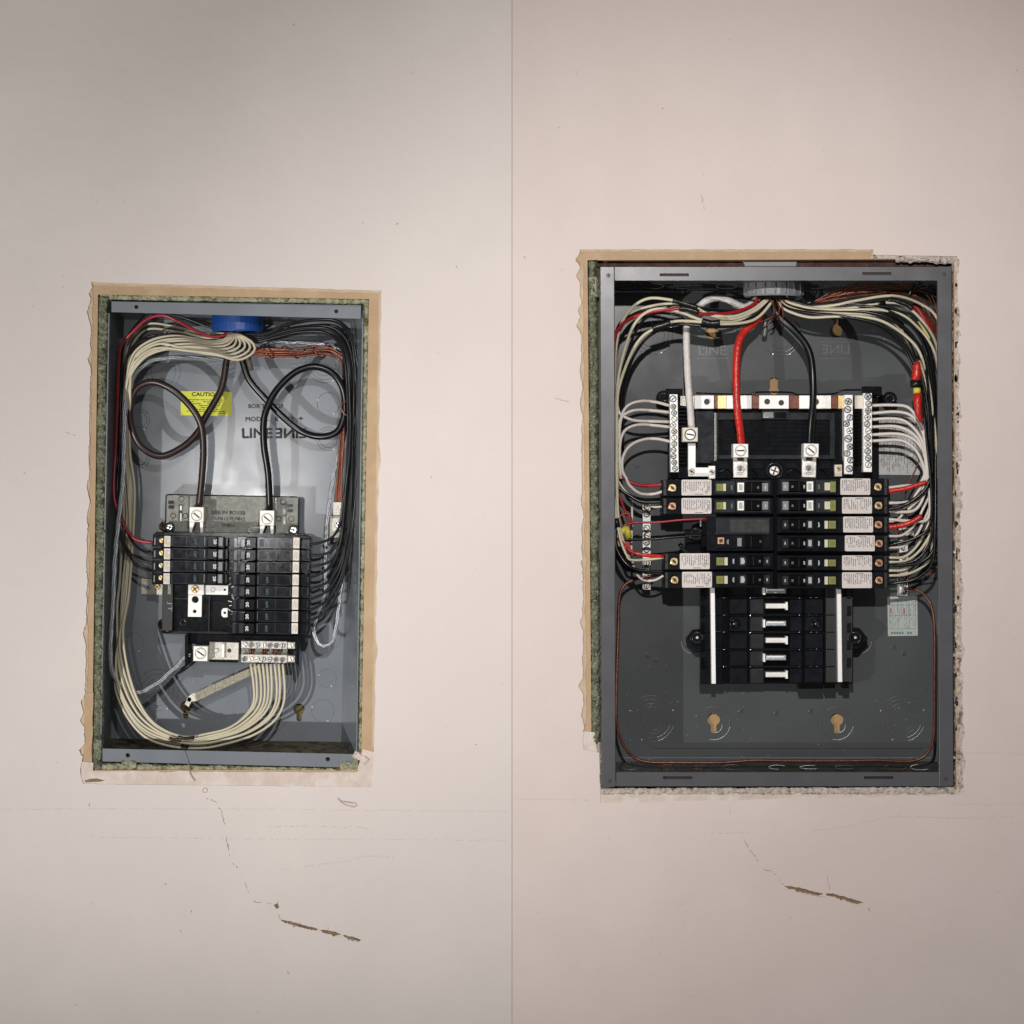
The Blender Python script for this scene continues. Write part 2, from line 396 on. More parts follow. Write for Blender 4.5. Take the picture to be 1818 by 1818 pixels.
b = MB(); b.rect(1046, 457, 1696, 474, -58, -24, 'old_wood', holes=None, bevel=1); b.build('header_timber', WR)
b = MB(); b.rect(1050, 474, 1064, 1395, -58, -30, 'olive_wood', bevel=1); b.build('stud_timber', WR)
b = MB(); b.poly([(160, 515), (672, 522), (660, 1385), (150, 1380)], -120, -48, 'dark_gap', holes=[[(193, 533), (645, 542), (632, 1364), (177, 1352)]]); b.build('wall_cavity', WL)
# green foam beads round the boxes
b = MB(); lump_strip(b, (184, 528), (173, 1364), 22, 20, -15, 14, 'foam_green', 31, 1.5, 2.2); b.build('foam_seal', WL)
b = MB(); lump_strip(b, (178, 526.5), (654, 535), 13, 13, -14, 8, 'foam_pale', 32, 1.3); b.build('foam_seal', WL)
b = MB(); lump_strip(b, (650, 536), (639, 1345), 13, 9, -15, 9, 'foam_pale', 33, 1.2); b.build('foam_seal', WL)
b = MB(); lump_strip(b, (168, 1361), (640, 1368), 15, 9, -13, 9, 'foam_pale', 34, 1.3)
lump_strip(b, (216, 1357), (242, 1357), 26, 16, -12, 12, 'foam_pale', 35, 2); b.build('foam_seal', WL)
b = MB(); lump_strip(b, (604, 1360), (636, 1356), 20, 20, -10, 11, 'foam_pale', 36, 2)
lump_strip(b, (628, 1338), (652, 1352), 16, 22, -8, 9, 'patch_paint', 37, 2); b.build('plaster_dab', WL)
b = MB(); lump_strip(b, (1052, 464), (1058, 1318), 17, 19, -15, 15, 'foam_green', 38, 1.6, 2.2)
lump_strip(b, (1054, 492), (1055, 528), 20, 19, -10, 11, 'foam_pale', 39, 1.6); b.build('foam_seal', WR)
b = MB(); lump_strip(b, (1060, 1318), (1063, 1404), 15, 10, -12, 9, 'gypsum', 40, 1.4); b.build('crumbled_plaster', WR)
# lifted paint lips beside the gouges and torn paper layers round the openings
def lip(wl, pts, m, seed, w_=2.2, h=1.4):
    random.seed(seed); b = MB(); q = resample([Vector((*p, 0)) for p in pts], 14)
    for a, c in zip(q, q[1:]):
        if random.random() < .3: continue
        ww = random.uniform(.4, 1)*w_; hh = random.uniform(.3, 1)*h
        b.quad3([(a.x, a.y, hh), (c.x, c.y, hh*.8), (c.x, c.y+ww, .05), (a.x, a.y+ww, .05)], m)
    b.build('lifted_paint', wl)
lip(WL, [(500, 1637), (530, 1645), (565, 1654), (600, 1662), (638, 1671)], 'paint_left', 1); lip(WR, [(1396, 1578), (1440, 1588), (1480, 1594), (1528, 1606)], 'paint_right', 2)
def torn(wl, outer, inner, m='torn_pale', z=-2.3): MB().poly(outer+inner[::-1], -3.3, z, m).build('torn_layer', wl)
torn(WL, [(152, 515), (144, 1340)], rag((165, 515), (153, 1340), 2.6, 4, 51)); torn(WL, [(160, 495), (680, 508)], rag((160, 506), (680, 521), 1.2, 5, 52)); torn(WL, [(684, 520), (668, 1330)], rag((673, 520), (660, 1330), 1.6, 5, 53))
torn(WL, [(150, 1230), (148, 1345)], rag((166, 1230), (163, 1345), 2.0, 4, 57), 'torn_paper', -1.9)
torn(WR, [(1018, 470), (1026, 1290)], rag((1035, 470), (1041, 1290), 2.8, 4, 54)); torn(WR, [(1028, 436), (1550, 436)], rag((1028, 447), (1550, 447), 1.2, 5, 55))
torn(WR, [(1550, 446), (1700, 448)], rag((1545, 459), (1698, 461), 1.6, 4, 56), 'gypsum')
# cracks and marks: thin raised flakes
def crack(wl, pts, wd, m, seed, name='crack', keep=.6, z=.15):
    b = MB(); random.seed(seed)
    q = resample(smooth_path([Vector((*p, 0)) for p in pts], 4), max(6, int(sum(math.dist(a, c) for a, c in zip(pts, pts[1:]))/4)))
    for a, c in zip(q, q[1:]):
        if random.random() > keep: continue
        d = (c-a).normalized(); n = Vector((-d.y, d.x, 0)); w1, w2 = wd*random.uniform(.3, 1), wd*random.uniform(.3, 1)
        o = n*random.uniform(-.8, .8); a = a+o; c = c+o
        b.quad([(a+n*w1).xy, (c+n*w2).xy, (c-n*w2).xy, (a-n*w1).xy], z, m)
    return b.build(name, wl)
crack(WL, [(366, 1418), (386, 1427), (398, 1460), (404, 1500), (412, 1530), (424, 1545), (436, 1570), (450, 1600), (470, 1603), (486, 1607), (498, 1632)], .9, 'crack', 1, keep=.45)
crack(WL, [(403, 1488), (406, 1510)], 1.4, 'crack', 2, keep=.9)
crack(WL, [(480, 1468), (560, 1466), (610, 1470), (630, 1466), (665, 1478)], 1.0, 'faint', 3)
crack(WL, [(500, 1545), (560, 1536), (620, 1528), (650, 1520), (700, 1522)], .8, 'faint', 4, keep=.8)
crack(WL, [(580, 1618), (583, 1650)], .7, 'crack', 5)
crack(WR, [(1318, 1482), (1326, 1500), (1340, 1520), (1356, 1543), (1372, 1548), (1385, 1565), (1394, 1573)], .9, 'crack', 6, keep=.6)
crack(WR, [(1468, 1556), (1473, 1580)], .7, 'crack', 7, keep=.7)
crack(WR, [(1440, 1474), (1500, 1468), (1560, 1455), (1600, 1450), (1700, 1452), (1800, 1450)], .7, 'faint', 8, keep=.85)
crack(WR, [(1245, 345), (1250, 372)], .8, 'crack', 9)
crack(WR, [(1246, 1480), (1280, 1479), (1330, 1478)], 1.0, 'faint', 10, keep=.5)
crack(WR, [(1294, 1432), (1297, 1446)], 1.6, 'chip', 11, keep=1)
crack(WR, [(1700, 1336), (1818, 1338)], .5, 'faint', 12, keep=1)
crack(WR, [(1690, 1428), (1818, 1428)], .5, 'faint', 13, keep=1)
crack(WR, [(985, 706), (1010, 714)], .6, 'crack', 14)
crack(WL, [(112, 764), (134, 774)], .6, 'crack', 15)
crack(WL, [(0, 1437), (350, 1436), (900, 1441)], .6, 'faint', 16, keep=.7)
crack(WL, [(160, 1486), (500, 1490), (900, 1492)], .7, 'faint', 17, keep=.6)
crack(WR, [(914, 1418), (1060, 1421)], .6, 'faint', 18, keep=.7)
b = MB(); b.ring(364, 1403, 4.2, .6, .2, 'crack', seg=10); b.build('paint_chip', WL)
b = MB(); p = [P(x, y, .2) for x, y in ((599, 1416), (606, 1422), (620, 1424), (632, 1426), (634, 1430), (628, 1433), (614, 1429), (604, 1423))]
b.sweep(p, .7*S, 'crack', 5, closed=True); b.quad([(606, 1423), (631, 1426), (630, 1432), (613, 1428)], .15, 'chip'); b.build('paint_chip', WL)
b = MB(); b.poly([(150, 1386), (158, 1383), (172, 1382), (186, 1386), (176, 1388), (152, 1389)], -1.6, -1.2, 'brown_paper'); b.build('torn_spot', WL)
def specks(wl, x0, x1, seed, n):
    random.seed(seed); b = MB()
    for j in range(n):
        x, y = random.uniform(x0, x1), random.uniform(20, 1800)
        if (140 < x < 690 and 490 < y < 1400) or (1015 < x < 1730 and 430 < y < 1430): continue
        r = random.uniform(.5, 1.5); a = random.random()*6; e = random.uniform(1, 3.2)
        b.quad([(x+r*e*math.cos(a), y+r*e*math.sin(a)), (x-r*math.sin(a), y+r*math.cos(a)), (x-r*e*math.cos(a), y-r*e*math.sin(a)), (x+r*.6*math.sin(a), y-r*.6*math.cos(a))], .12, random.choice(['crack', 'faint', 'faint', 'chip']))
    b.build('scuff_marks', wl, kind='stuff')
specks(WL, 5, 900, 3, 120); specks(WR, 915, 1815, 4, 130)
# ============================================================ LEFT CABINET
CL = thing('panel_box', 'narrow light grey steel panel box with yellow caution sticker', 'panel box', 412, 1360, -170)
khs = [keyhole(330, 1255, 10, 4.5, 12), keyhole(531, 1259, 10, 4.5, 12), circ(291, 935, 9), circ(290, 1108, 10)]
MB().poly([(215, 567), (622, 573), (606, 1317), (197, 1311)], BK-3, BK, 'steel_left', holes=khs).build('back_panel', CL)
MB().rect(225, 920, 560, 1290, BK-14, BK-8, 'olive_wood').build('stud_behind', CL)
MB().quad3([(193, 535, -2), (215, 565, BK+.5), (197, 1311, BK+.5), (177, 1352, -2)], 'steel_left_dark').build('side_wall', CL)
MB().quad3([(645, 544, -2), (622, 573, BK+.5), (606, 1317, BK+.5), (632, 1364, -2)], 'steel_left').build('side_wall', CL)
MB().quad3([(193, 535, -2), (215, 567, BK+.5), (622, 573, BK+.5), (645, 544, -2)], 'steel_left').build('top_wall', CL)
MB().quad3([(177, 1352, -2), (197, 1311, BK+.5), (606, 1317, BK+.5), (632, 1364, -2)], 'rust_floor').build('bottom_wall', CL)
o = MB().poly([(198, 535), (641, 542), (640, 566), (198, 554)], -6, -3, 'steel_left', holes=[circ(242, 545, 3.6, 14), circ(597, 553, 3.6, 14)]).build('top_flange', CL)
o = MB().poly([(182, 1329), (628, 1339), (628, 1363), (182, 1352)], -6, -3, 'steel_left', holes=[circ(227, 1341, 4, 14), circ(582, 1348, 4, 14)]).build('bottom_flange', CL)
for x0, y0, x1, y1 in ((193.5, 556, 178.5, 1330), (644, 566, 633, 1340)):
    MB().poly([(x0-1, y0), (x0+1, y0), (x1+1, y1), (x1-1, y1)], -20, -2, 'steel_left').build('edge_lip', CL)
for x, y in ((242, 545), (597, 553), (227, 1341), (582, 1348)): MB().cyl(x, y, 4.5, -24, -12, 'slot', 12).build('screw_hole', CL)
def ko(x, y, rs, parent, m, z=BK, w=.55, tabs=2):
    b = MB()
    for r in rs: b.ring(x, y, r, w, z+.1, m)
    for r in rs[:2]: b.ring(x, y, r-.6, w*.8, z+.5, 'zinc', 20, 75)  # pale lower-right arcs paint glints onto the knockout rims
    for t in range(tabs): a = 1.1+t*2.4; b.cyl(x+rs[0]*math.cos(a), y+rs[0]*math.sin(a), 1.3, z, z+.9, 'zinc', 8)
    b.build('knockout', parent)
for x, y, rs in ((583, 717, (20,)), (583, 779, (21, 16)), (576, 647, (33, 27, 20)), (247, 745, (19, 14)), (247, 812, (19, 14)), (581, 1204, (16,)), (573, 1262, (20,)),
                 (238, 1141, (17,)), (280, 1225, (37, 28, 20)), (290, 660, (30, 22))):
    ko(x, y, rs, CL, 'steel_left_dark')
b = MB(); b.poly(rectpts(321, 695, 411, 738, .8), BK, BK+.6, 'caution_yellow'); lab = b.build('caution_label', CL)
b = MB(); b.text('CAUTION', 365, 700, 7, BK+.7, 'ink', .8, w=1.15, bold=.05)
b.dashes(331, 708, 403, 732, BK+.9, 'ink', 3.4, 1.2, lo=3, hi=9, rot=.8); b.dashes(385, 732, 404, 736, BK+.9, 'ink', 3, 1.3, lo=2, hi=4, rot=.8)
b.build('label_lettering', lab)
b = MB(); zt = BK+.2
b.text('BOX TLM812F', 472, 721, 7.2, zt, 'ink', 0, w=1.02, bold=.05); b.text('MODEL', 456, 744, 8, zt, 'ink', 0, w=1.1, bold=.05)
b.text('K', 492, 744, 8, zt, 'ink', 0, bold=.05); b.text('10', 517, 743.5, 8, zt, 'ink', 0, bold=.05); b.text('+', 534, 743, 9, zt, 'ink', 0, w=1.5, bold=.05)
b.text('LINE', 457, 769, 18, zt, 'ink', 0, w=1.12, bold=.05); b.text('LINE', 516, 769, 18, zt, 'ink', 0, mirror=True, w=1.12, bold=.05)
b.build('printed_lettering', CL)
b = MB(); b.cyl(204, 702, 3, BK+40, BK+46, 'zinc', 10); b.build('rivet', CL)
b = MB(); b.cyl(190, 1173, 2.5, BK+70, BK+80, 'zinc', 10); b.build('rivet', CL)
# blue conduit bushing: a ring on a vertical axis
def vring(mb, x, y0, y1, r, z, m, n=28, ribs=0, inner=.82):
    """ring standing on a vertical axis: outer wall, rims and bore"""
    i = mb.mi(m)
    def V(a, rr, y): return mb.bm.verts.new(P(x+rr*math.cos(a), y, z)+Vector((0, rr*math.sin(a)*S*.8, 0)))
    A = [2*math.pi*j/n for j in range(n)]
    prof = [(r*inner, y0), (r*.985, y0), (r, y0+2), (r, y1-2), (r*.975, y1), (r*inner, y1)]
    rings = [[V(a, rr*(1+(.018 if ribs and k in (2, 3) and j % 2 else 0)), y) for j, a in enumerate(A)] for k, (rr, y) in enumerate(prof)]
    rings.append(rings[0])
    for a, b_ in zip(rings, rings[1:]):
        for j in range(n): f = mb.bm.faces.new((a[j], a[(j+1) % n], b_[(j+1) % n], b_[j])); f.material_index = i
b = MB(); vring(b, 422, 558, 589, 46, -80, 'blue', 36); o = b.build('cable_bushing')
tag(o, 'blue plastic bushing at the top of the narrow light grey box', 'cable bushing')
# ---- left interior frame
FL = thing('breaker_mount', 'black breaker mount with smoky moulded plate in the narrow box', 'breaker mount', 410, 1030, BK)
b = MB(); b.rect(294, 880, 530, 960, -155, -122, 'smoke_plastic', T, bevel=1.5, r=4)
b.build('moulded_plate', FL)
b = MB(); b.sweep([P(x, y, -121.5) for x, y in rectpts(294, 880, 530, 960, T, 4)], 1.1*S, 'black_plastic', 5, closed=True)
for x0, y0, x1, y1 in ((334, 881, 336, 945), (488, 884, 490, 950), (334, 934, 381, 936), (441, 936, 490, 938), (379, 934, 381, 946), (441, 936, 443, 948)):
    b.rect(x0, y0, x1, y1, -124, -120.8, 'black_plastic', T)
for x, y in ((304, 896), (515, 902)):
    for k in (-4.2, 4.2): b.rect(x-5, y+k-3, x+5, y+k+3, -123, -120.5, 'handle_black', T, r=1.5)
b.build('plate_edging', FL)
b = MB()
for x, y, r in ((322, 886, 5), (307, 916, 4.5), (329, 916, 4.5), (503, 891, 5), (494, 921, 4.5), (517, 921, 5)): b.ring(x, y, r, .6, -121.5, 'black_plastic', seg=18)
b.build('moulded_marks', FL, kind='stuff')
b = MB(); b.text('USE IN BOXES', 406, 910, 6, -121.6, 'ink', T, w=1.15, bold=.05); b.text('TLM612 TLM812', 406, 921, 6, -121.6, 'ink', T, w=1.0, bold=.05)
b.text('TM810', 405, 933, 6, -121.6, 'ink', T, bold=.05); b.build('moulded_lettering', FL)
for x, y in ((320, 907), (504, 913)):
    MB().rect(x-3, y-11, x+3, y+18, -125, -119, 'black_plastic', T).rect(x-.5, y-9, x+2.6, y-1, -120, -117, 'tin_bright', T).rect(x-.5, y+4, x+2.6, y+18, -120, -117.5, 'tin_dull', T).build('spring_clip', FL)
for x, y in ((349, 914), (474, 920)):
    b = MB(); b.rect(x-13, y-14, x+13, y+13, -120, -84, 'tin', T, bevel=1.2)
    b.ring(x, y+1, 9.3, 1.1, -83.8, 'tin_dull'); b.screw(x, y+1, 8.3, -86.5, 'tin', 40, h=3)
    b.poly([(x-12.5, y+12.5), (x-3.5, y+13), (x-7.5, y+25), (x-9, y+33), (x-12.5, y+33)], -118, -92, 'tin_bright')
    b.poly([(x+6, y+13), (x+11.5, y+13), (x+11, y+33), (x+7, y+33)], -118, -92, 'tin_bright')
    b.rect(x-12, y+13, x+12, y+33, -124, -115, 'handle_black'); b.build('cable_lug', FL)
for x, y, r in ((301, 936, 5.5), (521, 941, 6)): b = MB(); b.cyl(x, y, r+3.5, -125, -112, 'handle_black', 20, bevel=1); b.screw(x, y, r, -112, 'chrome', 20, kind='cross'); b.build('mounting_screw', FL)
b = MB(); b.rect(289, 944, 412, 1126, -150, -118, 'black_plastic', T, bevel=2, r=3); b.rect(405, 946, 545, 1124, -150, -108, 'black_plastic', T, bevel=1)
b.build('base_tray', FL)
b = MB(); b.rect(288, 1030, 307, 1120, -118, -104, 'black_matt', T, bevel=1)
b.rect(298, 1034, 303.5, 1055, -104.5, -102.8, 'smoke_plastic', T); b.text('JT', 301, 1077, 7.5, -103.8, 'pvc_grey', 90, w=2, mirror=False); b.build('side_rail', FL)
b = MB(); b.rect(370, 1060, 372.5, 1122, -118, -108, 'grey_plastic', T, bevel=.5).rect(376, 1066, 409, 1119, -118, -114, 'handle_black', T, bevel=1)
b.rect(308, 1062, 335, 1064, -118, -115, 'grey_plastic', T).rect(300, 1122, 412, 1125, -118, -114, 'grey_plastic', T)
b.ring(325, 1105, 5, 1, -117.5, 'grey_plastic', seg=16); b.build('tray_ribs', FL, kind='stuff')
b = MB(); b.rect(334, 1038, 362, 1056, -118, -98, 'tin_bright', T, bevel=.8); b.rect(362, 1039, 366, 1055, -118, -104, 'tin_dull', T)
b.rect(366, 1039, 411, 1056, -118, -100, 'tin_bright', T, bevel=.8)
b.poly(rectpts(334, 1056.4, 358, 1095, T), -118, -104, 'tin', holes=[circ(346.5, 1064.5, 6.4, 18), circ(345.5, 1085.5, 3.4, 14)])
b.ring(378, 1047, 3.8, .6, -99.8, 'tin_dull', seg=16); b.rect(397, 1045, 401, 1049, -101, -99.4, 'handle_black', T); b.screw(346, 1046, 7.2, -99, 'brass', 50, kind='cross')
b.build('bus_bar', FL)
b = MB(); b.poly([(393, 1084), (396, 1080), (410, 1079), (410, 1096), (396, 1096), (393, 1092)], -116, -104, 'tin_bright', bevel=.6); b.rect(397, 1086, 401, 1090, -105, -103.4, 'handle_black'); b.build('bus_stab', FL)
b = MB(); b.cyl(297, 1116, 9.5, -118, -108, 'handle_black', 20, bevel=1); b.screw(297, 1115.5, 6, -108, 'chrome', -30); b.build('mounting_screw', FL)
b = MB(); b.rect(405, 950, 425, 1124, -112, -88, 'black_plastic', T, bevel=.8)
random.seed(5)
for j in range(46):
    x, y = random.uniform(404, 422), 953+j*3.7
    b.rect(x-random.uniform(1, 4), y-.7, x+random.uniform(1, 4), y+.7, -90, -86.5, random.choice(['grey_plastic', 'grey_plastic', 'zinc', 'smoke_plastic']), random.uniform(-40, 40))
b.build('centre_spine', FL)
# neutral assembly below
NL = thing('neutral_bar', 'double row neutral terminal bar in black bracket under the twelve breakers', 'neutral bar', 430, 1160, -150)
b = MB(); b.rect(330, 1126, 531, 1145, -150, -112, 'black_plastic', T, bevel=2); b.poly([(328, 1128), (334, 1124), (335, 1176), (328, 1186)], -150, -84, 'black_plastic', bevel=1)
b.poly([(328, 1186), (343, 1173), (343, 1160), (334, 1150)], -120, -90, 'black_plastic'); b.poly([(526, 1138), (532, 1138), (531, 1186), (526, 1178)], -150, -84, 'black_plastic', bevel=1)
b.rect(372, 1172, 422, 1176, -130, -100, 'handle_black', T); b.build('bracket', NL)
b = MB(); b.rect(343, 1147, 369, 1174, -128, -82, 'tin', T, bevel=1.2); b.ring(356, 1160, 9.6, 1.1, -81.8, 'tin_dull'); b.screw(356, 1160, 8.6, -84, 'tin', 35); b.build('cable_lug', NL)
b = MB(); b.rect(371, 1140, 424, 1172, -128, -104, 'tin_dull', T, bevel=1); b.rect(393, 1143, 399, 1168, -104, -98, 'tin', T, bevel=1); b.cyl(407, 1155, 3.8, -105, -103.4, 'slot', 14); b.cyl(384, 1155, 4, -104, -101, 'zinc', 14, bevel=.6); b.build('bonding_plate', NL)
b = MB(); b.rect(428, 1138, 510, 1152, -128, -98, 'tin_dull', T, bevel=1); b.rect(428, 1162, 510, 1177, -128, -98, 'tin_dull', T, bevel=1); b.rect(428, 1150, 510, 1164, -128, -112, 'smoke_plastic', T)
b.rect(510, 1140, 524, 1152, -128, -100, 'tin_dull', T, bevel=1); b.rect(510, 1164, 524, 1176, -128, -100, 'tin_dull', T, bevel=1); b.build('terminal_block', NL)
random.seed(12)
for r_, yy in ((0, 1145), (1, 1170)):
    for j in range(7):
        b = MB(); x = 434+j*11.2-r_*.5; b.screw(x, yy+j*.2, 4.4, -98, random.choice(['zinc', 'tin', 'chrome']), random.uniform(0, 180), h=4); b.build('terminal_screw', NL)
for x, y in ((517, 1146), (517, 1170)): b = MB(); b.screw(x, y, 4.6, -99, 'tin', 70); b.build('terminal_screw', NL)
b = MB()
for x in (443, 446, 450, 466, 470, 474, 484, 489, 493, 498): b.tube([(x, 1148), (x+random.uniform(-1, 1), 1157), (x, 1166)], 1.7, 'copper_dark', -108, 6)
b.build('copper_ends', NL, kind='stuff')
# galvanised tag and ground lug
o = thing('ground_plate', 'small galvanised plate with two screws left of the black breaker mount', 'ground plate', 268, 1042, BK)
b = MB(); b.rect(250, 1027, 289, 1056, BK, BK+6, 'tin_dull', T, bevel=.8); b.build('plate', o)
for x, m in ((262, 'zinc'), (279, 'brass')): b = MB(); b.screw(x, 1042, 5, BK+6, m, 45, kind='cross'); b.build('screw', o)
o = thing('ground_lug', 'stacked metal ground lug beside the black wires at the right of the narrow box', 'ground lug', 598, 920, BK)
MB().rect(591, 891, 607, 915, BK, -110, 'tin_dull', T, bevel=1).ring(600, 903, 6, .8, -109.8, 'tin').build('clamp', o)
b = MB(); b.rect(585, 915, 606, 955, BK, -128, 'tin_dull', T, bevel=1); b.screw(599, 932, 5, -128, 'chrome', 60); b.build('terminal_block', o)
# ---- left breakers
def gbreaker(x0, y0, x1, y1, d):
    """d=+1: terminals at the left end; d=-1: at the right end"""
    L_ = x1-x0; cx = (x0+x1)/2
    t = thing('circuit_breaker', '', 'circuit breaker', cx, (y0+y1)/2, -110, 'breakers in the narrow box')
    def X(u): return x0+u if d > 0 else x1-u
    def R(b, u0, u1, v0, v1, za, zb, m, bv=0, r=0): b.rect(min(X(u0), X(u1)), y0+v0, max(X(u0), X(u1)), y0+v1, za, zb, m, T, bv, r); return b
    H = y1-y0
    b = MB(); R(b, 0, 30, .6, H-.6, -118, -76, 'black_plastic', 1); R(b, 18, L_-6, .5, H-.5, -118, -66, 'breaker_top', 1); R(b, L_-8, L_, 2, H-2, -118, -78, 'grey_plastic', .8)
    b.build('body', t)
    b = MB(); R(b, 34, 36, 2.5, H-3, -66, -65.4, 'grey_plastic'); R(b, 60, 61.2, 2.5, H-3, -66, -65.4, 'grey_plastic'); R(b, 36, 94, 1.6, 2.4, -66, -65.3, 'grey_plastic'); R(b, 36, 94, H-2.4, H-1.6, -66, -65.4, 'grey_plastic'); R(b, 92, 93.2, 3, H-4, -66, -65.2, 'pvc_grey'); R(b, 84, 91, 4, H-4, -66, -65.5, 'handle_black')
    b.build('moulded_ridges', t, kind='stuff')
    b = MB(); R(b, 97, 115, .8, H-.8, -70, -54, 'handle_black', 1.2); h = b.build('handle', t)
    b = MB(); b.text('20', X(111), (y0+y1)/2, 5.2, -53.6, 'ink_white', 90 if d > 0 else -90, w=1.25, bold=.05); b.build('rating', h)
    b = MB(); b.text('OFF', X(76), (y0+y1)/2, 4.5, -65.6, 'ink_dim', 90 if d > 0 else -90, w=1.1); b.build('off_lettering', t)
    b = MB(); R(b, 116, 125, 3, H-3, -72, -60, 'pvc_grey' if d > 0 else 'grey_plastic', 1); b.build('window', t)
    b = MB(); R(b, 20.5, 31.5, 1.2, H-1.4, -66, -65, 'label_cream', 0, .6); s = b.build('sticker', t)
    b = MB(); b.dashes(min(X(21.5), X(30.5)), y0+2.5, max(X(21.5), X(30.5)), y1-3, -64.8, 'ink_soft', 2.2, .6, vert=True, lo=1, hi=3, gap=.8); b.build('small_print', s)
    if d > 0: b = MB(); b.screw(X(16), y0+H*.42, 4.6, -76, 'brass', 60, h=4); b.build('terminal_screw', t)
    b = MB(); R(b, 3, 5, 5, H-5, -76, -75.4, 'pvc_grey' if d > 0 else 'grey_plastic'); R(b, 0, 14, H-1.6, H-.9, -76, -75.3, 'grey_plastic'); b.build('end_marks', t, kind='stuff')
    return t
random.seed(21)
a0 = gbreaker(271, 950.5, 405, 972.3, 1); ordL = ['top', 'second', 'third', 'bottom']
txt = ['where the red wire enters', 'fed by the upper black wire', 'fed by the middle black wire', 'above the metal bus bar']
for j in range(4):
    dy = 21.8*j; off = (P(0-.019*dy, dy, -110)-P(0, 0, -110))
    c = a0 if j == 0 else copy_tree(a0, None, off)
    c['label'] = f'black breaker, {ordL[j]} of four in the short left column, {txt[j]}'
b0 = gbreaker(415, 953.5, 552, 975, -1); ordR = ['topmost', 'second from top', 'third from top', 'fourth from top', 'fifth from top', 'sixth from top', 'seventh from top', 'lowest']
for j in range(8):
    dy = 21.5*j; off = (P(-.019*dy, dy, -110)-P(0, 0, -110))
    c = b0 if j == 0 else copy_tree(b0, None, off)
    c['label'] = f'black breaker, {ordR[j]} in the column of eight at right of the narrow box'
b = MB(); b.poly([(272, 949), (278, 944), (405, 946), (545, 950), (552, 953), (552, 957), (415, 955), (272, 952)], -118, -68, 'black_plastic', bevel=1.5); b.build('top_cap', FL)
# ---- left wires
def wire(name, pts, r, m, z, label, cat='wire', group=None, seg=8, wob=0, extra=None):
    b = MB(); b.tube(pts, r, m, z, seg, 5, wob)
    o = b.build(name); tag(o, label, cat, group)
    return o
def bundle(name, A, B, n, r, m, zA, zB, label, group, cat='wire', mats=None, jit=1.2, samples=150, ts=None):
    a = resample(smooth_path(path3(A, zA), 6), samples); c = resample(smooth_path(path3(B, zB), 6), samples); res = []
    for i in range(n):
        t = ts[i] if ts else i/(n-1); sd = random.random()*50; dz = random.uniform(-7, 7)
        q = []
        for k, (p, w_) in enumerate(zip(a, c)):
            e = math.sin(math.pi*k/(samples-1))
            v = p.lerp(w_, t+.5*e*noise.noise(Vector((k*.022, sd, 0))))
            v = v+Vector((noise.noise(Vector((k*.035, sd, 1)))*jit*1.6*e, noise.noise(Vector((k*.035, sd, 2)))*jit*1.6*e, dz*e+noise.noise(Vector((k*.04, sd, 3)))*9*e)); q.append(P(*v))
        b = MB(); b.sweep(q, r*S, (mats[i] if mats else m), 8); o = b.build(name); tag(o, label, cat, group); res.append(o)
    return res
random.seed(31)
A = [(409, 590), (403, 600), (385, 606), (361, 605), (320, 596), (290, 596), (262, 603), (237, 620), (225, 645), (220, 700), (219, 800), (222, 900), (219, 1000), (213, 1060), (208, 1150), (201, 1210), (207, 1251), (229, 1291), (262, 1319), (311, 1329), (361, 1328), (400, 1320), (449, 1304), (486, 1279), (502, 1251), (505, 1221), (502, 1179)]
B = [(426, 594), (449, 608), (454, 622), (440, 635), (420, 640), (392, 632), (344, 624), (295, 614), (270, 617), (245, 634), (234, 655), (231, 720), (230, 800), (238, 880), (234, 980), (228, 1056), (219, 1106), (222, 1147), (232, 1197), (245, 1238), (265, 1274), (295, 1297), (328, 1307), (361, 1302), (400, 1292), (433, 1268), (448, 1246), (449, 1213), (445, 1179)]
bundle('cream_wire', A, B, 9, 2.35, 'cream_wire', [-95, -55, -60, -115, -125, -120, -60, -60, -75, -90], [-80, -45, -50, -95, -110, -110, -60, -50, -70, -90],
       'long cream wire sweeping from the blue bushing down the left side and under', 'cream wires looping through the narrow box', jit=2.4)
bundle('cream_wire', [(405, 590), (360, 592), (311, 580), (262, 576), (235, 600), (222, 640), (216, 720)], [(405, 592), (370, 600), (311, 588), (262, 586), (238, 608), (226, 650), (220, 720)], 2, 2.2, 'cream_wire', [-110, -105, -130, -140], [-110, -105, -130, -140],
       'dull cream wire arching behind the red wire in the upper left of the narrow box', 'cream wires behind the red one')
C1 = [(424, 592), (470, 592), (510, 574), (555, 566), (598, 568), (622, 592), (632, 640), (637, 720), (637, 800), (632, 880), (625, 950), (614, 1000), (600, 1045), (578, 1082), (548, 1104)]
D1 = [(432, 600), (458, 606), (490, 598), (530, 588), (575, 588), (600, 606), (611, 640), (614, 700), (613, 760), (611, 840), (608, 900), (604, 935), (592, 958), (575, 966), (550, 967)]
bundle('black_wire', C1, D1, 8, 2.5, 'charcoal_wire', [-90, -90, -60, -50, -60, -75], [-90, -70, -50, -50, -60, -75], 'charcoal wire arching over the top right and down to the column of eight breakers', 'black wires down the right side of the narrow box', jit=2.5)
bundle('black_wire', [(430, 596), (480, 596), (520, 584), (560, 577), (600, 582), (618, 612), (627, 660), (630, 760), (628, 860), (618, 960), (602, 1020), (588, 1040)], [(432, 598), (470, 600), (510, 592), (550, 583), (590, 590), (610, 620), (619, 670), (620, 760), (618, 860), (610, 950), (590, 1010), (576, 1030)], 4, 2.4, 'charcoal_wire', [-110, -110, -95, -100, -110, -120], [-110, -110, -95, -100, -110, -120],
       'black wire lying behind the others at the right side of the narrow box', 'deeper black wires at right of the narrow box', jit=3)
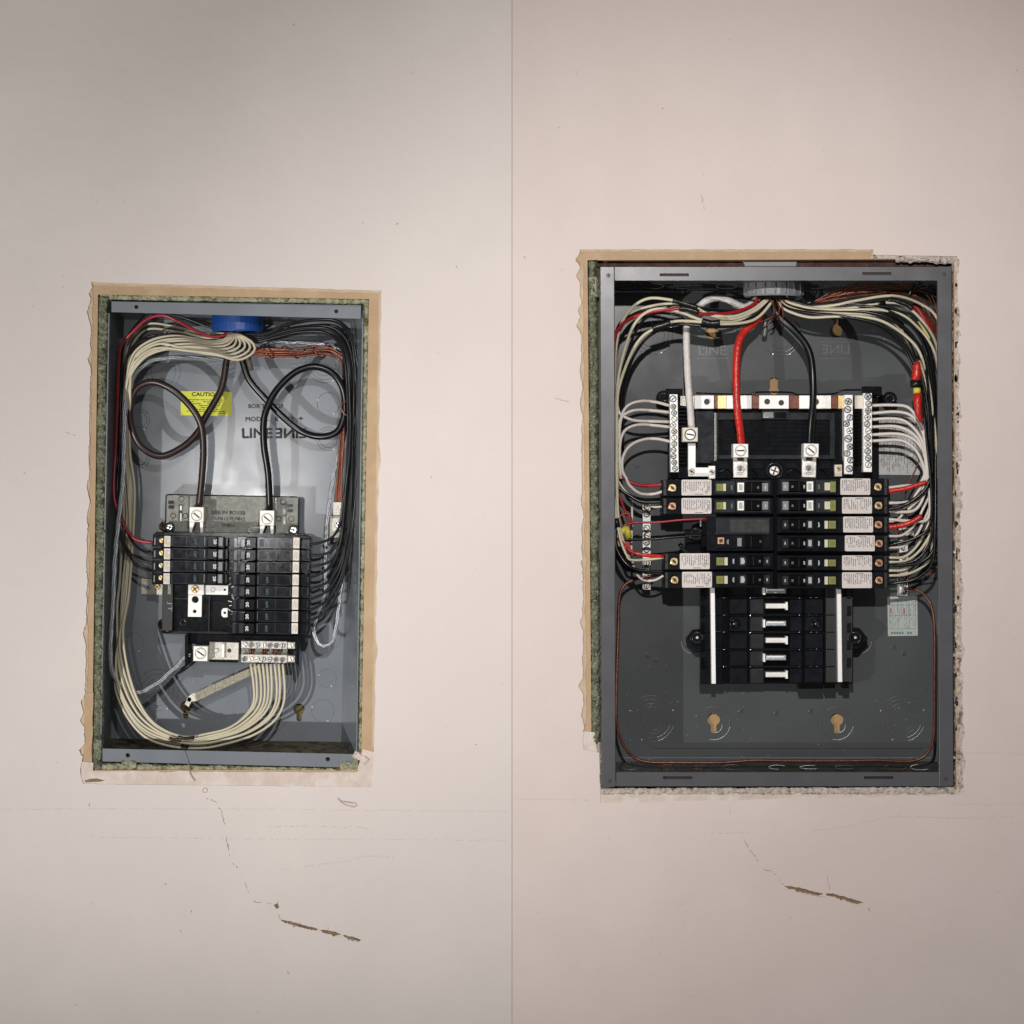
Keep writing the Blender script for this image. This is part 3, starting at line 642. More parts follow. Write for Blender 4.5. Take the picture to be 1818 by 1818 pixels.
wire('red_wire', [(402, 590), (395, 596), (372, 597), (345, 586), (315, 570), (290, 560), (262, 566), (237, 588), (216, 612), (211, 640), (208, 720), (205, 800), (202, 860), (205, 895), (222, 935), (240, 957), (272, 964)], 3.0, 'maroon_wire', [-80, -50, -55, -100, -110, -95, -78], 'dark red wire from the blue bushing down the left edge to the top left breaker')
wire('black_wire', [(402, 588), (370, 580), (320, 562), (290, 558), (258, 563), (232, 590), (218, 620), (214, 700), (213, 800), (208, 880), (220, 930), (238, 965), (258, 980), (272, 982)], 2.5, 'black_wire', [-100, -100, -110, -120, -110, -78], 'black wire beside the red one curving into the second left breaker')
wire('black_wire', [(400, 596), (360, 592), (300, 594), (262, 598), (235, 616), (222, 650), (216, 760), (211, 860), (210, 920), (222, 965), (240, 990), (272, 1000)], 2.2, 'brown_black', [-110, -120, -130, -115, -78], 'thin brownish black wire curving into the third left breaker')
wire('black_wire', [(400, 600), (350, 596), (290, 600), (255, 608), (228, 630), (217, 680), (210, 780), (207, 880), (210, 940), (225, 980), (245, 1003), (272, 1019)], 2.2, 'brown_black', [-115, -125, -135, -120, -78], 'thin brownish black wire curving into the lowest left breaker')
wire('black_cable', [(414, 594), (406, 620), (402, 642), (396, 680), (387, 703), (361, 747), (353, 765), (328, 791), (287, 810), (254, 796), (236, 766), (231, 725), (242, 691), (270, 678), (303, 690), (336, 719), (356, 752), (361, 793), (359, 842), (353, 901)], 6.2, 'brown_black', [-100, -105, -100, -80, -70, -85, -100], 'thick black cable coiled in a loop at left across the yellow caution sticker', 'cable', seg=16)
wire('black_cable', [(420, 594), (425, 620), (431, 642), (443, 675), (474, 711), (499, 737), (532, 764), (565, 775), (595, 769), (609, 748), (613, 717), (607, 686), (588, 661), (557, 651), (524, 661), (492, 691), (474, 724), (468, 752), (469, 793), (476, 842), (479, 906)], 6.2, 'black_wire', [-100, -105, -110, -90, -75, -70, -85, -100], 'thick black cable coiled in a loop at right across the printed lettering', 'cable', seg=16)
wire('cable_stub', [(436, 628), (442, 642), (446, 658)], 4.6, 'rust_floor', -100, 'short cut stub of dull cable just under the cream wires near the blue bushing', 'cable stub', seg=12)
def strands(name, pts, z, n, r, tw, m, label, cat='cable', group=None, pname='strand', parent_only=False):
    q = resample(smooth_path(path3(pts, z), 6), 90)
    t = thing(name, label, cat, *q[0], group=group); q = [P(*v) for v in q]
    R = r*1.15 if n > 2 else r
    for i in range(n):
        pp = []
        for k, v in enumerate(q):
            d = (q[min(k+1, 89)]-q[max(k-1, 0)]).normalized(); u = d.cross(Vector((0, 1, 0))); u = u.normalized() if u.length > .1 else Vector((1, 0, 0)); w_ = d.cross(u)
            a = 2*math.pi*i/n+k*tw; pp.append(v+(u*math.cos(a)+w_*math.sin(a))*R*S)
        b = MB(); b.sweep(pp, r*S, m, 6); b.build(pname, t)
    return t
strands('bare_cable', [(405, 640), (369, 637), (311, 635), (270, 640), (245, 658), (229, 686), (222, 727), (219, 842), (215, 884), (207, 958), (203, 1007), (201, 1065), (196, 1155), (201, 1197), (222, 1223), (245, 1230), (275, 1216), (303, 1193), (328, 1168), (345, 1160)], [-110, -90, -60, -60, -60, -60, -70, -95], 4, 2.1, .42, 'zinc', 'bare stranded silver cable curving down the left side of the narrow box')
strands('bare_cable', [(430, 608), (471, 607), (507, 608), (557, 610), (595, 616), (612, 640), (616, 720), (610, 780), (603, 803), (593, 842), (585, 892), (580, 941), (578, 999), (577, 1050), (563, 1094), (557, 1119), (565, 1142), (581, 1147), (593, 1132), (600, 1090), (606, 1040), (612, 990)], [-120, -125, -120, -118, -118, -118, -110, -118], 4, 1.7, .5, 'zinc', 'thin bare stranded silver cable hanging in a U right of the breakers')
random.seed(8)
bundle('copper_wire', [(440, 616), (453, 618), (515, 619), (573, 615), (600, 624), (616, 648), (611, 740), (609, 793), (607, 834), (606, 893)], [(440, 628), (453, 631), (515, 632), (573, 629), (594, 636), (608, 655), (606, 740), (603, 793), (600, 834), (596, 893)], 5, 2.1, 'copper', [-110, -100, -100, -100, -105, -115], [-110, -100, -100, -100, -105, -115],
       'bare copper wire in the spiral bound bunch of the narrow box', 'bare copper wires bound together in the narrow box', jit=1)
pts = []
for k in range(100):
    s = k/99; pts.append(P(462+s*118, 625-10.5*math.cos(s*17), -100+10*math.sin(s*17)))
o = MB().sweep(pts, 1.5*S, 'copper', 6).build('copper_wire'); tag(o, 'thin copper wire wound in a spiral round the bound copper bunch', 'wire')
wire('copper_wire', [(618, 712), (608, 716), (606, 726), (612, 735), (618, 738)], 1.5, 'copper', -70, 'small loop of copper wire poking out beside the black wires')
b = MB(); b.poly([(345, 1230), (430, 1192), (474, 1174), (474, 1186), (432, 1205), (350, 1245)], -118, -114, 'braid', bevel=.6); b.poly([(350, 1245), (345, 1230), (336, 1235), (328, 1250), (335, 1255), (340, 1245)], -150, -130, 'tin_dull'); b.cyl(336, 1242, 5, BK, -130, 'tin_dull', 12, bevel=1); o = b.build('ground_strap')
tag(o, 'flat tarnished ground strap slanting up from the lower left keyhole', 'ground strap')
for k, p in enumerate([[(300, 1310), (308, 1313), (322, 1312)], [(316, 1308), (328, 1311), (345, 1309)], [(322, 1323), (335, 1325)]]):
    wire('tape_mark', p, 2.9, 'black_tape' if k else 'rust_floor', -46, ['brown scuffed tape scrap on the lowest cream wires', 'black tape scrap wrapped on the upper cream wires of the bottom curve', 'short black tape scrap on the lowest cream wire'][k], 'tape')
wire('loose_thread', [(327, 1332, -1), (333, 1352, 0), (338, 1374, 1), (346, 1386, 1)], .7, 'crack', 0, 'thin dark thread hanging over the lower flange of the narrow box', 'thread', seg=5)
# ============================================================ RIGHT CABINET
CR = thing('panel_box', 'wide dark grey steel panel box with tan keyholes, recessed in the pinkish wall', 'panel box', 1379, 1396, BK)
kh = [circ(1264, 590, 12), keyhole(1484, 588, 11.5, 4, 12, up=True), keyhole(1374, 692, 9, 7, 14, up=True), keyhole(1267, 1277, 11.5, 5, 14), keyhole(1486, 1277, 11.5, 5, 14)]
MB().poly([(1090, 518), (1666, 518), (1666, 1353), (1090, 1353)], BK-3, BK, 'steel_right', holes=kh).build('back_panel', CR)
MB().rect(1240, 560, 1500, 1310, BK-14, BK-8, 'tan_wood').build('stud_behind', CR)
MB().quad3([(1069, 474, -4), (1090, 518, BK+.5), (1090, 1353, BK+.5), (1069, 1396, -4)], 'steel_right').build('side_wall', CR)
MB().quad3([(1690, 474, -4), (1666, 518, BK+.5), (1666, 1353, BK+.5), (1690, 1396, -4)], 'steel_right').build('side_wall', CR)
MB().quad3([(1069, 482, -4), (1090, 518, BK+.5), (1666, 518, BK+.5), (1690, 482, -4)], 'steel_right').build('top_wall', CR)
MB().quad3([(1069, 1388, -4), (1090, 1352, BK+.5), (1666, 1352, BK+.5), (1690, 1388, -4)], 'dirt_shade_floor').build('bottom_wall', CR)
def slot(x, y, w_=26, h=2.6): return rectpts(x-w_, y-h, x+w_, y+h, 0, 1.5)
MB().poly([(1091.5, 474), (1664, 474), (1664, 498), (1091.5, 498)], -5, -3, 'flange_right', holes=[slot(1197, 488), slot(1557, 486)]).build('top_flange', CR)
MB().poly([(1094, 1371), (1667, 1371), (1667, 1396), (1094, 1396)], -5, -3, 'flange_right', holes=[slot(1203, 1381), slot(1560, 1381)]).build('bottom_flange', CR)
MB().poly([(1065, 474), (1069, 473), (1091, 473), (1093, 1397), (1069, 1400)], -8, 0, 'flange_right', bevel=1.3).build('side_flange', CR)
MB().poly([(1664, 473), (1690, 473), (1693, 1396), (1667, 1397)], -8, 0, 'flange_right', bevel=1.3).build('side_flange', CR)
for x, y in ((1080, 489), (1676, 487), (1083, 1387), (1679, 1383)): MB().cyl(x, y, 3.6, -1, .3, 'slot', 12).cyl(x-1, y+.5, 1.3, 0, .5, 'flange_right', 8).build('screw_hole', CR)
for x, y in ((1197, 488), (1557, 486), (1203, 1381), (1560, 1381)): MB().rect(x-28, y-4, x+28, y+4, -14, -9, 'slot').build('slot_shade', CR)  # dark plates put in for the shade behind the flange slots
for x, y, rs in ((1157, 1276, (41, 35, 27, 21)), (1602, 1276, (41, 35, 27, 21)), (1158, 594, (36, 29, 22)), (1387, 598, (34, 28, 21))): ko(x, y, rs, CR, 'flange_right', w=.7, tabs=4)
for x, y in ((1267, 1284), (1486, 1284)): MB().ring(x, y, 29, 1, BK, 'flange_right').ring(x, y, 29.5, .9, BK+.6, 'zinc', 10, 105, seg=16).ring(x+2, y+4, 13, 1.0, BK+.5, 'zinc', -10, 90, seg=12).build('dimple', CR)  # zinc arcs are painted glints on the dimple edges
for x in (1110, 1160, 1212, 1290, 1450, 1515, 1575, 1630):
    MB().ring(x, 508, 18, .8, -95, 'flange_right', ry=4.5, seg=24).build('top_knockout', CR)
random.seed(4)
for x in (1120, 1187, 1245, 1300, 1380, 1440, 1500, 1590, 1635):
    b = MB(); b.ring(x, 1362, random.uniform(14, 21), .7, -85, random.choice(['flange_right', 'zinc', 'copper_dark']), ry=random.uniform(3, 5), seg=20, a0=random.uniform(0, 90), a1=random.uniform(200, 340)); b.build('bottom_knockout', CR)
b = MB(); b.text('LINE', 1265, 622, 17, BK+.1, 'flange_right', 0, w=1.08); b.text('LINE', 1484, 620, 17, BK+.1, 'flange_right', 0, mirror=True, w=1.08)
for x in (1265, 1484):
    b.rect(x-28, 607, x+28, 608, BK, BK+.5, 'flange_right'); b.rect(x-28, 636, x+28, 637, BK, BK+.5, 'flange_right')
b.build('embossed_lettering', CR)
for x, y in ((1131, 826), (1131, 948), (1150, 1163), (1165, 1171), (1165, 1047), (1586, 1149), (1604, 1160), (1378, 1265), (1315, 1262), (1439, 1262), (1308, 585)):
    MB().cyl(x, y, 4.2, BK, BK+3, 'flange_right', 14, bevel=1).cyl(x, y, 2.4, BK+2, BK+3.3, 'slot', 10).build('rivet', CR)
b = MB(); b.rect(1160, 1328, 1640, 1329.2, BK, BK+.8, 'slot'); b.rect(1100, 1345, 1655, 1346, BK, BK+1, 'pvc_grey'); b.build('fold_line', CR)
b = MB(); b.rect(1551, 741, 1641, 843, BK, BK+.7, 'label_grey', .5, r=3); lb = b.build('wiring_label', CR)
b = MB(); b.dashes(1553, 745, 1638, 841, BK+.9, 'ink_soft', 2.7, 1.0, vert=True, lo=2, hi=10); b.build('label_lettering', lb)
b = MB(); b.rect(1576, 1059, 1629, 1129, BK, BK+.7, 'label_white', -.8); lb = b.build('rating_label', CR)
b = MB(); z_ = BK+.9; b.dashes(1579, 1062, 1626, 1116, z_, 'ink_green', 3.2, .8, vert=True, lo=2, hi=7, fill=.6)
for y in (1074, 1092, 1116): b.rect(1579, y, 1626, y+.6, BK, z_, 'ink_green', -.8)
for x in (1579, 1594, 1614, 1625): b.rect(x, 1062, x+.6, 1116, BK, z_, 'ink_green', -.8)
b.rect(1604, 1080, 1606.5, 1089, BK, z_+.1, 'ink_red'); b.rect(1581, 1080, 1583, 1088, BK, z_+.1, 'ink_red'); b.dashes(1581, 1119, 1622, 1126, z_, 'ink_green', 7, 4, lo=3, hi=4, gap=1.2); b.build('label_lettering', lb)
b = MB(); vring(b, 1373, 502, 527, 52, -92, 'pvc_grey', 40, ribs=1); vring(b, 1373, 496, 503, 56, -92, 'flange_right', 24)
for j in range(9):
    a = math.pi*(j+.5)/9; b.sweep([P(1373+53*math.cos(a), 505, -92)+Vector((0, -53*.8*math.sin(a)*S, 0)), P(1373+53*math.cos(a), 524, -92)+Vector((0, -53*.8*math.sin(a)*S, 0))], 1.5*S, 'pvc_grey', 6)
o = b.build('cable_bushing'); tag(o, 'grey ribbed plastic bushing at the top centre of the wide box', 'cable bushing')
MB().poly([(1318, 463), (1416, 463), (1414, 474), (1322, 474)], -40, -20, 'pvc_grey', bevel=2).build('conduit_hub', CR)
random.seed(90); b = MB()
for j in range(46):
    x, y, a, l = random.uniform(1100, 1650), random.uniform(560, 1340), random.random()*3.14, random.uniform(2, 13); dx, dy = l*math.cos(a), l*math.sin(a)
    b.quad([(x, y), (x+dx, y+dy), (x+dx-.25*math.sin(a), y+dy+.25*math.cos(a)), (x-.4*math.sin(a), y+.4*math.cos(a))], BK+.15, random.choice(['flange_right', 'flange_right', 'pvc_grey', 'zinc']))
for j in range(90):
    x, y, r = random.uniform(1100, 1650), random.uniform(1180, 1350), random.uniform(.4, 1.1); b.quad([(x-r, y), (x, y-r), (x+r, y), (x, y+r*.7)], BK+.2, random.choice(['pvc_grey', 'gypsum', 'flange_right']))
b.build('scratches', CR, kind='stuff')
b = MB()
for j in range(120):
    x, y, r = random.uniform(220, 600), random.uniform(1190, 1305) if j % 3 else random.uniform(600, 1200), random.uniform(.4, 1.2); b.quad([(x-r, y), (x, y-r), (x+r, y), (x, y+r*.7)], BK+.2, random.choice(['gypsum', 'steel_left_dark', 'rust_floor']))
b.build('dust_specks', CL, kind='stuff')
# ---- right interior
FR = thing('breaker_mount', 'tall black plastic breaker mount with silver bus stabs and two silver rails', 'breaker mount', 1375, 960, BK)
b = MB(); b.rect(1186, 706, 1560, 850, -155, -128, 'black_plastic', bevel=1.5); b.rect(1270, 729, 1488, 820, -128, -122, 'black_plastic', bevel=1)
b.rect(1235, 730, 1267, 822, -128, -112, 'grey_plastic', bevel=1); b.rect(1262, 818, 1500, 850, -128, -104, 'black_plastic', bevel=1.2); b.build('upper_housing', FR)
b = MB(); b.rect(1268, 733, 1482, 815, -122, -116, 'grey_plastic', holes=[rectpts(1275, 745, 1474, 808)]); b.rect(1352, 729, 1400, 744, -120, -110, 'grey_plastic', bevel=.8, holes=None); b.rect(1355, 732, 1373, 742, -110, -108, 'smoke_plastic'); b.rect(1376, 732, 1396, 742, -110, -108, 'black_plastic', bevel=.5)
for j in range(15): b.rect(1278, 748+j*4, 1471, 749.2+j*4, -122, -121, 'handle_black' if j % 2 else 'breaker_top')
b.rect(1268, 733, 1272, 820, -118, -108, 'smoke_plastic'); b.rect(1473, 733, 1480, 815, -118, -110, 'grey_plastic', bevel=1); b.build('inner_frame', FR, kind='stuff')
b = MB()
for x in (1285, 1346, 1405, 1465): b.rect(x-9, 822, x+9, 832, -106, -98, 'breaker_top', bevel=1)
for x in (1288, 1332, 1410, 1455): b.ring(x, 846, 12, 1.1, -103, 'handle_black', 180, 360)
for x0, x1 in ((1204, 1222), (1514, 1533)):
    for j in range(16): b.rect(x0, 722+j*6.6, x1, 725+j*6.6, -128, -112, 'handle_black', bevel=.4)
b.build('housing_ribs', FR, kind='stuff')
b = MB(); b.cyl(1375, 836, 15, -106, -98, 'black_plastic', 24, bevel=1.5); b.ring(1375, 836, 13.5, 1, -97.5, 'grey_plastic'); b.screw(1375, 836, 8.5, -98, 'tin', 20, h=4, kind='cross'); b.build('mounting_screw', FR)
b = MB()
for x, y in ((1178, 706), (1580, 708)): b.cyl(x, y, 13, -150, -125, 'black_plastic', 16, bevel=2); b.ring(x, y, 7, 1.2, -124.5, 'grey_plastic', seg=18)
b.rect(1182, 690, 1212, 706, -140, -110, 'black_plastic', bevel=2); b.rect(1530, 686, 1566, 702, -140, -112, 'black_plastic', bevel=2)
b.tube([(1236, 698), (1300, 700), (1330, 701), (1340, 697), (1370, 696), (1405, 697), (1420, 701), (1480, 699), (1495, 693), (1540, 692)], 1.6, 'black_plastic', -118, 6); b.build('mounting_ears', FR)
NT = [(1233, 1267, 'tin_bright', -100), (1268, 1274, 'copper_dark', -104), (1274, 1289, 'brass', -103), (1290, 1334, 'tin_bright', -100), (1335, 1347, 'copper_dark', -108), (1348, 1400, 'tin_bright', -96), (1401, 1418, 'copper_dark', -108), (1419, 1475, 'tin', -100), (1476, 1487, 'copper_dark', -106), (1488, 1499, 'brass', -103), (1518, 1533, 'label_cream', -104)]
b = MB(); 
for x0, x1, m, z_ in NT: b.rect(x0, 702, x1+.6, 725.5, -124, z_, m, bevel=.6)
b.poly([(1208, 703), (1232, 703), (1232, 722), (1208, 720)], -124, -108, 'tin_dull')
for x, y, r in ((1255, 713, 5), (1362, 713, 5.2), (1387, 715, 5), (1449, 713, 5)): b.cyl(x, y, r, -101, -95.5, 'slot', 14)
b.build('neutral_cross_bar', FR)
def tbar(x0, x1, y0, y1, scr, parent, z=-92, m='tin_bright', skew=0):
    b = MB(); b.poly([(x0, y0), (x1, y0), (x1+skew, y1), (x0+skew, y1)], -126, z, m, bevel=.8); o = b.build('terminal_bar', parent); n = len(scr)
    for j, (sx, sy, r) in enumerate(scr):
        b = MB(); b.cyl(sx, sy, r+1.1, z-1, z+.6, 'slot', 18); b.screw(sx, sy, r, z, random.choice(['tin', 'zinc', 'tin_dull']), random.uniform(20, 160), h=2.4, kind=random.choice(['slot', 'slot', 'cross'])); b.build('terminal_screw', o)
random.seed(17)
tbar(1189, 1203, 700, 838, [(1195, 708, 5.2)]+[(1195+random.uniform(-1.5, 1.5)+(y-700)*.02, y, 4.2) for y in range(722, 834, 11)], FR, skew=2)
tbar(1499, 1514, 701, 842, [(1506, 713, 5.5), (1505, 727, 5.5), (1509, 741, 5), (1503, 752, 5), (1509, 765, 5), (1506, 779, 5.8), (1509, 793, 5), (1504, 805, 5), (1510, 817, 5), (1508, 832, 5.5)], FR)
tbar(1533, 1548, 698, 838, [(1541, 704, 5.5)]+[(1541+random.uniform(-1.5, 1.5), y, 4.8) for y in range(717, 832, 12)], FR)
b = MB(); b.rect(1212, 759, 1239, 784, -118, -72, 'label_cream', bevel=1.2); b.ring(1225.5, 771.5, 9.4, 1, -71.8, 'slot'); b.screw(1225.5, 771.5, 8.4, -74, 'tin_bright', 10); b.build('neutral_lug', FR)
b = MB(); b.rect(1222, 787, 1235, 830, -118, -98, 'tin_bright', bevel=.6); b.rect(1222, 830, 1258, 846, -118, -98.5, 'tin_bright', bevel=.6); b.rect(1258, 827, 1270, 850, -118, -94, 'tin', bevel=1); b.screw(1228, 837, 5.5, -99, 'tin_dull', 30, kind='square'); b.screw(1264, 838, 5, -95, 'zinc', 30, kind='square'); b.build('neutral_strap', FR)
for x, y, dx in ((1315, 800, 0), (1440, 799.5, -3)):
    b = MB(); b.rect(x-13, y-12, x+13.5, y+12, -110, -66, 'tin_bright', 1.5*(dx != 0), bevel=1.2); b.ring(x, y, 9.3, 1.2, -65.8, 'tin_dull'); b.screw(x, y, 8.4, -68.5, 'tin', 0 if dx == 0 else 40)
    b.rect(x-13+dx, y+12.5, x+12+dx, y+48, -112, -94, 'tin', 1.5*(dx != 0), bevel=1); b.rect(x-6+dx, y+13, x+5+dx, y+18, -95, -92, 'slot')
    b.cyl(x-1+dx, y+31, 12, -94, -91, 'tin_bright', 24, bevel=.8); b.cyl(x-1+dx, y+31, 9, -91, -84, 'tin', 6, bevel=1); b.ring(x-1+dx, y+31, 5.4, 1.1, -83.8, 'tin_dull', seg=20); b.cyl(x-1+dx, y+31, 4, -84, -80, 'chrome', 14, bevel=1.2); b.build('main_lug', FR)
b = MB(); b.rect(1482, 825, 1495, 846, -112, -92, 'label_cream', bevel=.8); b.screw(1489, 832, 4.6, -92, 'brass', 45, kind='square'); b.build('small_lug', FR)
# lower bus area
b = MB(); b.rect(1243, 1040, 1514, 1214, -155, -128, 'black_plastic', bevel=1.5); b.rect(1243, 1040, 1284, 1215, -128, -118, 'black_plastic', bevel=1); b.rect(1466, 1040, 1514, 1212, -128, -116, 'black_matt', bevel=1)
b.rect(1418, 1212, 1461, 1223, -150, -116, 'handle_black'); b.rect(1464, 1212, 1483, 1222, -150, -116, 'handle_black'); b.rect(1496, 1210, 1507, 1222, -150, -116, 'handle_black'); b.build('lower_housing', FR)
for row, y in enumerate((1048, 1062, 1093, 1124, 1154.5, 1185)):
    if row == 0: continue
    y2 = y+28
    for x0, x1, m in ((1294, 1327, 'breaker_top'), (1331, 1356, 'grey_plastic'), (1402, 1424, 'breaker_top'), (1428, 1462, 'breaker_top')):
        MB().rect(x0, y+1, x1, y2, -128, -122, m, bevel=1.2).build('moulded_cell', FR)
b = MB()
for y in (1061, 1092, 1122.5, 1153, 1183.5):
    b.tube([(1248, y), (1330, y)], 1.1, 'black_plastic', -116, 6); b.tube([(1335, y+.4), (1375, y-.6), (1420, y+.4)], 1.5, 'breaker_top', -116, 6); b.tube([(1425, y), (1482, y)], 1.1, 'black_plastic', -116, 6)
    for x in (1334, 1421): b.cyl(x, y, 2.4, -118, -113, 'breaker_top', 12, bevel=.6)
for x0, x1 in ((1283, 1286), (1290, 1293), (1327.5, 1330), (1424.5, 1427), (1463, 1466), (1469, 1472)): b.rect(x0, 1044, x1, 1213, -128, -117, 'handle_black', bevel=.5)
for y in (1046, 1076, 1106, 1137, 1168): b.rect(1244, y, 1251, y+19, -118, -112, 'handle_black', bevel=.7); b.rect(1504, y, 1511, y+16, -117, -111, 'breaker_top', bevel=.7)
b.build('housing_ribs', FR, kind='stuff')
for j, y in enumerate((1049, 1076, 1107, 1137, 1168, 1198)):
    b = MB(); b.rect(1356, y-10, 1401, y+10, -128, -120, 'handle_black'); s_ = 1 if j % 2 else -1
    b.rect(1360, y-4.5, 1396, y+4.5, -120, -98, 'tin' if s_ > 0 else 'zinc', bevel=1.6); x = 1397 if s_ > 0 else 1357
    b.poly([(x-1.8, y-7), (x+1.8, y-7), (x+1, y), (x+2, y+7), (x-2, y+7)], -120, -96, 'tin_bright', bevel=.5); b.rect(1362, y-3.4, 1392, y-.4, -100, -97.2, 'tin_bright', bevel=.6)
    b.build('bus_stab', FR)
for x0, x1, y0, y1, dx in ((1261.5, 1269, 1043, 1214, 2), (1486, 1493.5, 1046, 1211, 2)):
    MB().poly([(x0, y0), (x1, y0), (x1+dx, y1), (x0+dx, y1)], -120, -98, 'tin_bright', bevel=.7).build('guide_rail', FR)
for x, d in ((1238, -1), (1519, 1)):
    b = MB(); b.poly([(x+d*22, 1133), (x+d*7, 1115), (x-d*12, 1114), (x-d*14, 1153), (x+d*4, 1152)], -150, -122, 'black_plastic', bevel=1.5) if d > 0 else b.poly([(x-20, 1133), (x-8, 1118), (x+12, 1116), (x+14, 1153), (x-2, 1152)], -150, -122, 'black_plastic', bevel=1.5)
    b.ring(x+d*8, 1140, 20, 1.1, BK+1, 'pvc_grey', *((95, 185) if d < 0 else (-5, 85)), seg=12)
    b.cyl(x, 1132, 13, -123, -116, 'black_plastic', 22, bevel=1.5); b.ring(x, 1132, 9, .9, -115.5, 'grey_plastic'); b.cyl(x, 1132, 2.8, -116, -112, 'tin_dull', 10, bevel=1); b.build('mounting_ear', FR)
    MB().poly([(x+d*14-4, 1128), (x+d*22, 1134), (x+d*20, 1146), (x+d*4, 1160), (x-d*4, 1158), (x+d*8, 1146)], BK, BK+1.5, 'grey_plastic', bevel=.7).build('slotted_hole', CR)
for x in (1305, 1450): MB().cyl(x, 1107, 9.5, -124, -118, 'black_plastic', 20, bevel=1.5).ring(x, 1107, 6, 1.2, -117.6, 'handle_black').cyl(x, 1107, 3.2, -118, -116, 'grey_plastic', 12, bevel=.8).build('moulded_boss', FR)
b = MB(); b.rect(1216, 940, 1262, 990, -150, -125, 'black_plastic', bevel=3); b.cyl(1236, 948, 13, -125, -118, 'black_plastic', 22, bevel=1.5); b.ring(1236, 948, 9, .9, -117.6, 'grey_plastic'); b.tube([(1206, 965), (1222, 985), (1240, 990)], 4, 'grey_plastic', -128, 8)
b.rect(1243, 920, 1254, 935, -128, -110, 'zinc', bevel=1); b.build('side_bracket', FR)
b = MB(); b.rect(1373.5, 848, 1380, 1046, -120, -82, 'handle_black'); b.rect(1300, 846, 1460, 1044, -126, -118, 'black_matt'); b.build('centre_spine', FR)
# ground bars
for lab_, x0, x1, y0, y1, ss in (('silver ground bar left of the breakers, crossed by thin red and black wires', 1141, 1155, 893, 1047, (900, 913, 938, 951, 963, 976, 1000, 1012, 1024, 1040)),
                           ('silver ground bar right of the breakers behind the pale wires', 1597, 1612, 909, 1058, (918, 935, 972, 988, 1000, 1026, 1038, 1050))):
    g = thing('ground_bar', lab_, 'ground bar', (x0+x1)/2, y1, BK)
    b = MB(); b.rect(x0, y0, x1, y1, BK, -138, 'tin_bright', bevel=.8); b.build('bar', g)
    for y in ss: b = MB(); b.cyl((x0+x1)/2, y, 6, -139, -137.5, 'slot', 14); b.screw((x0+x1)/2+random.uniform(-1.5, 1.5), y, 4.6, -138, random.choice(['tin', 'zinc', 'tin_dull']), random.uniform(0, 180), h=2.4); b.build('terminal_screw', g)
    if x0 > 1500:
        b = MB(); b.rect(1596, 930, 1623, 951, -140, -112, 'label_cream', bevel=1); b.ring(1609, 938, 7.5, .9, -111.8, 'slot'); b.build('ground_lug', g)
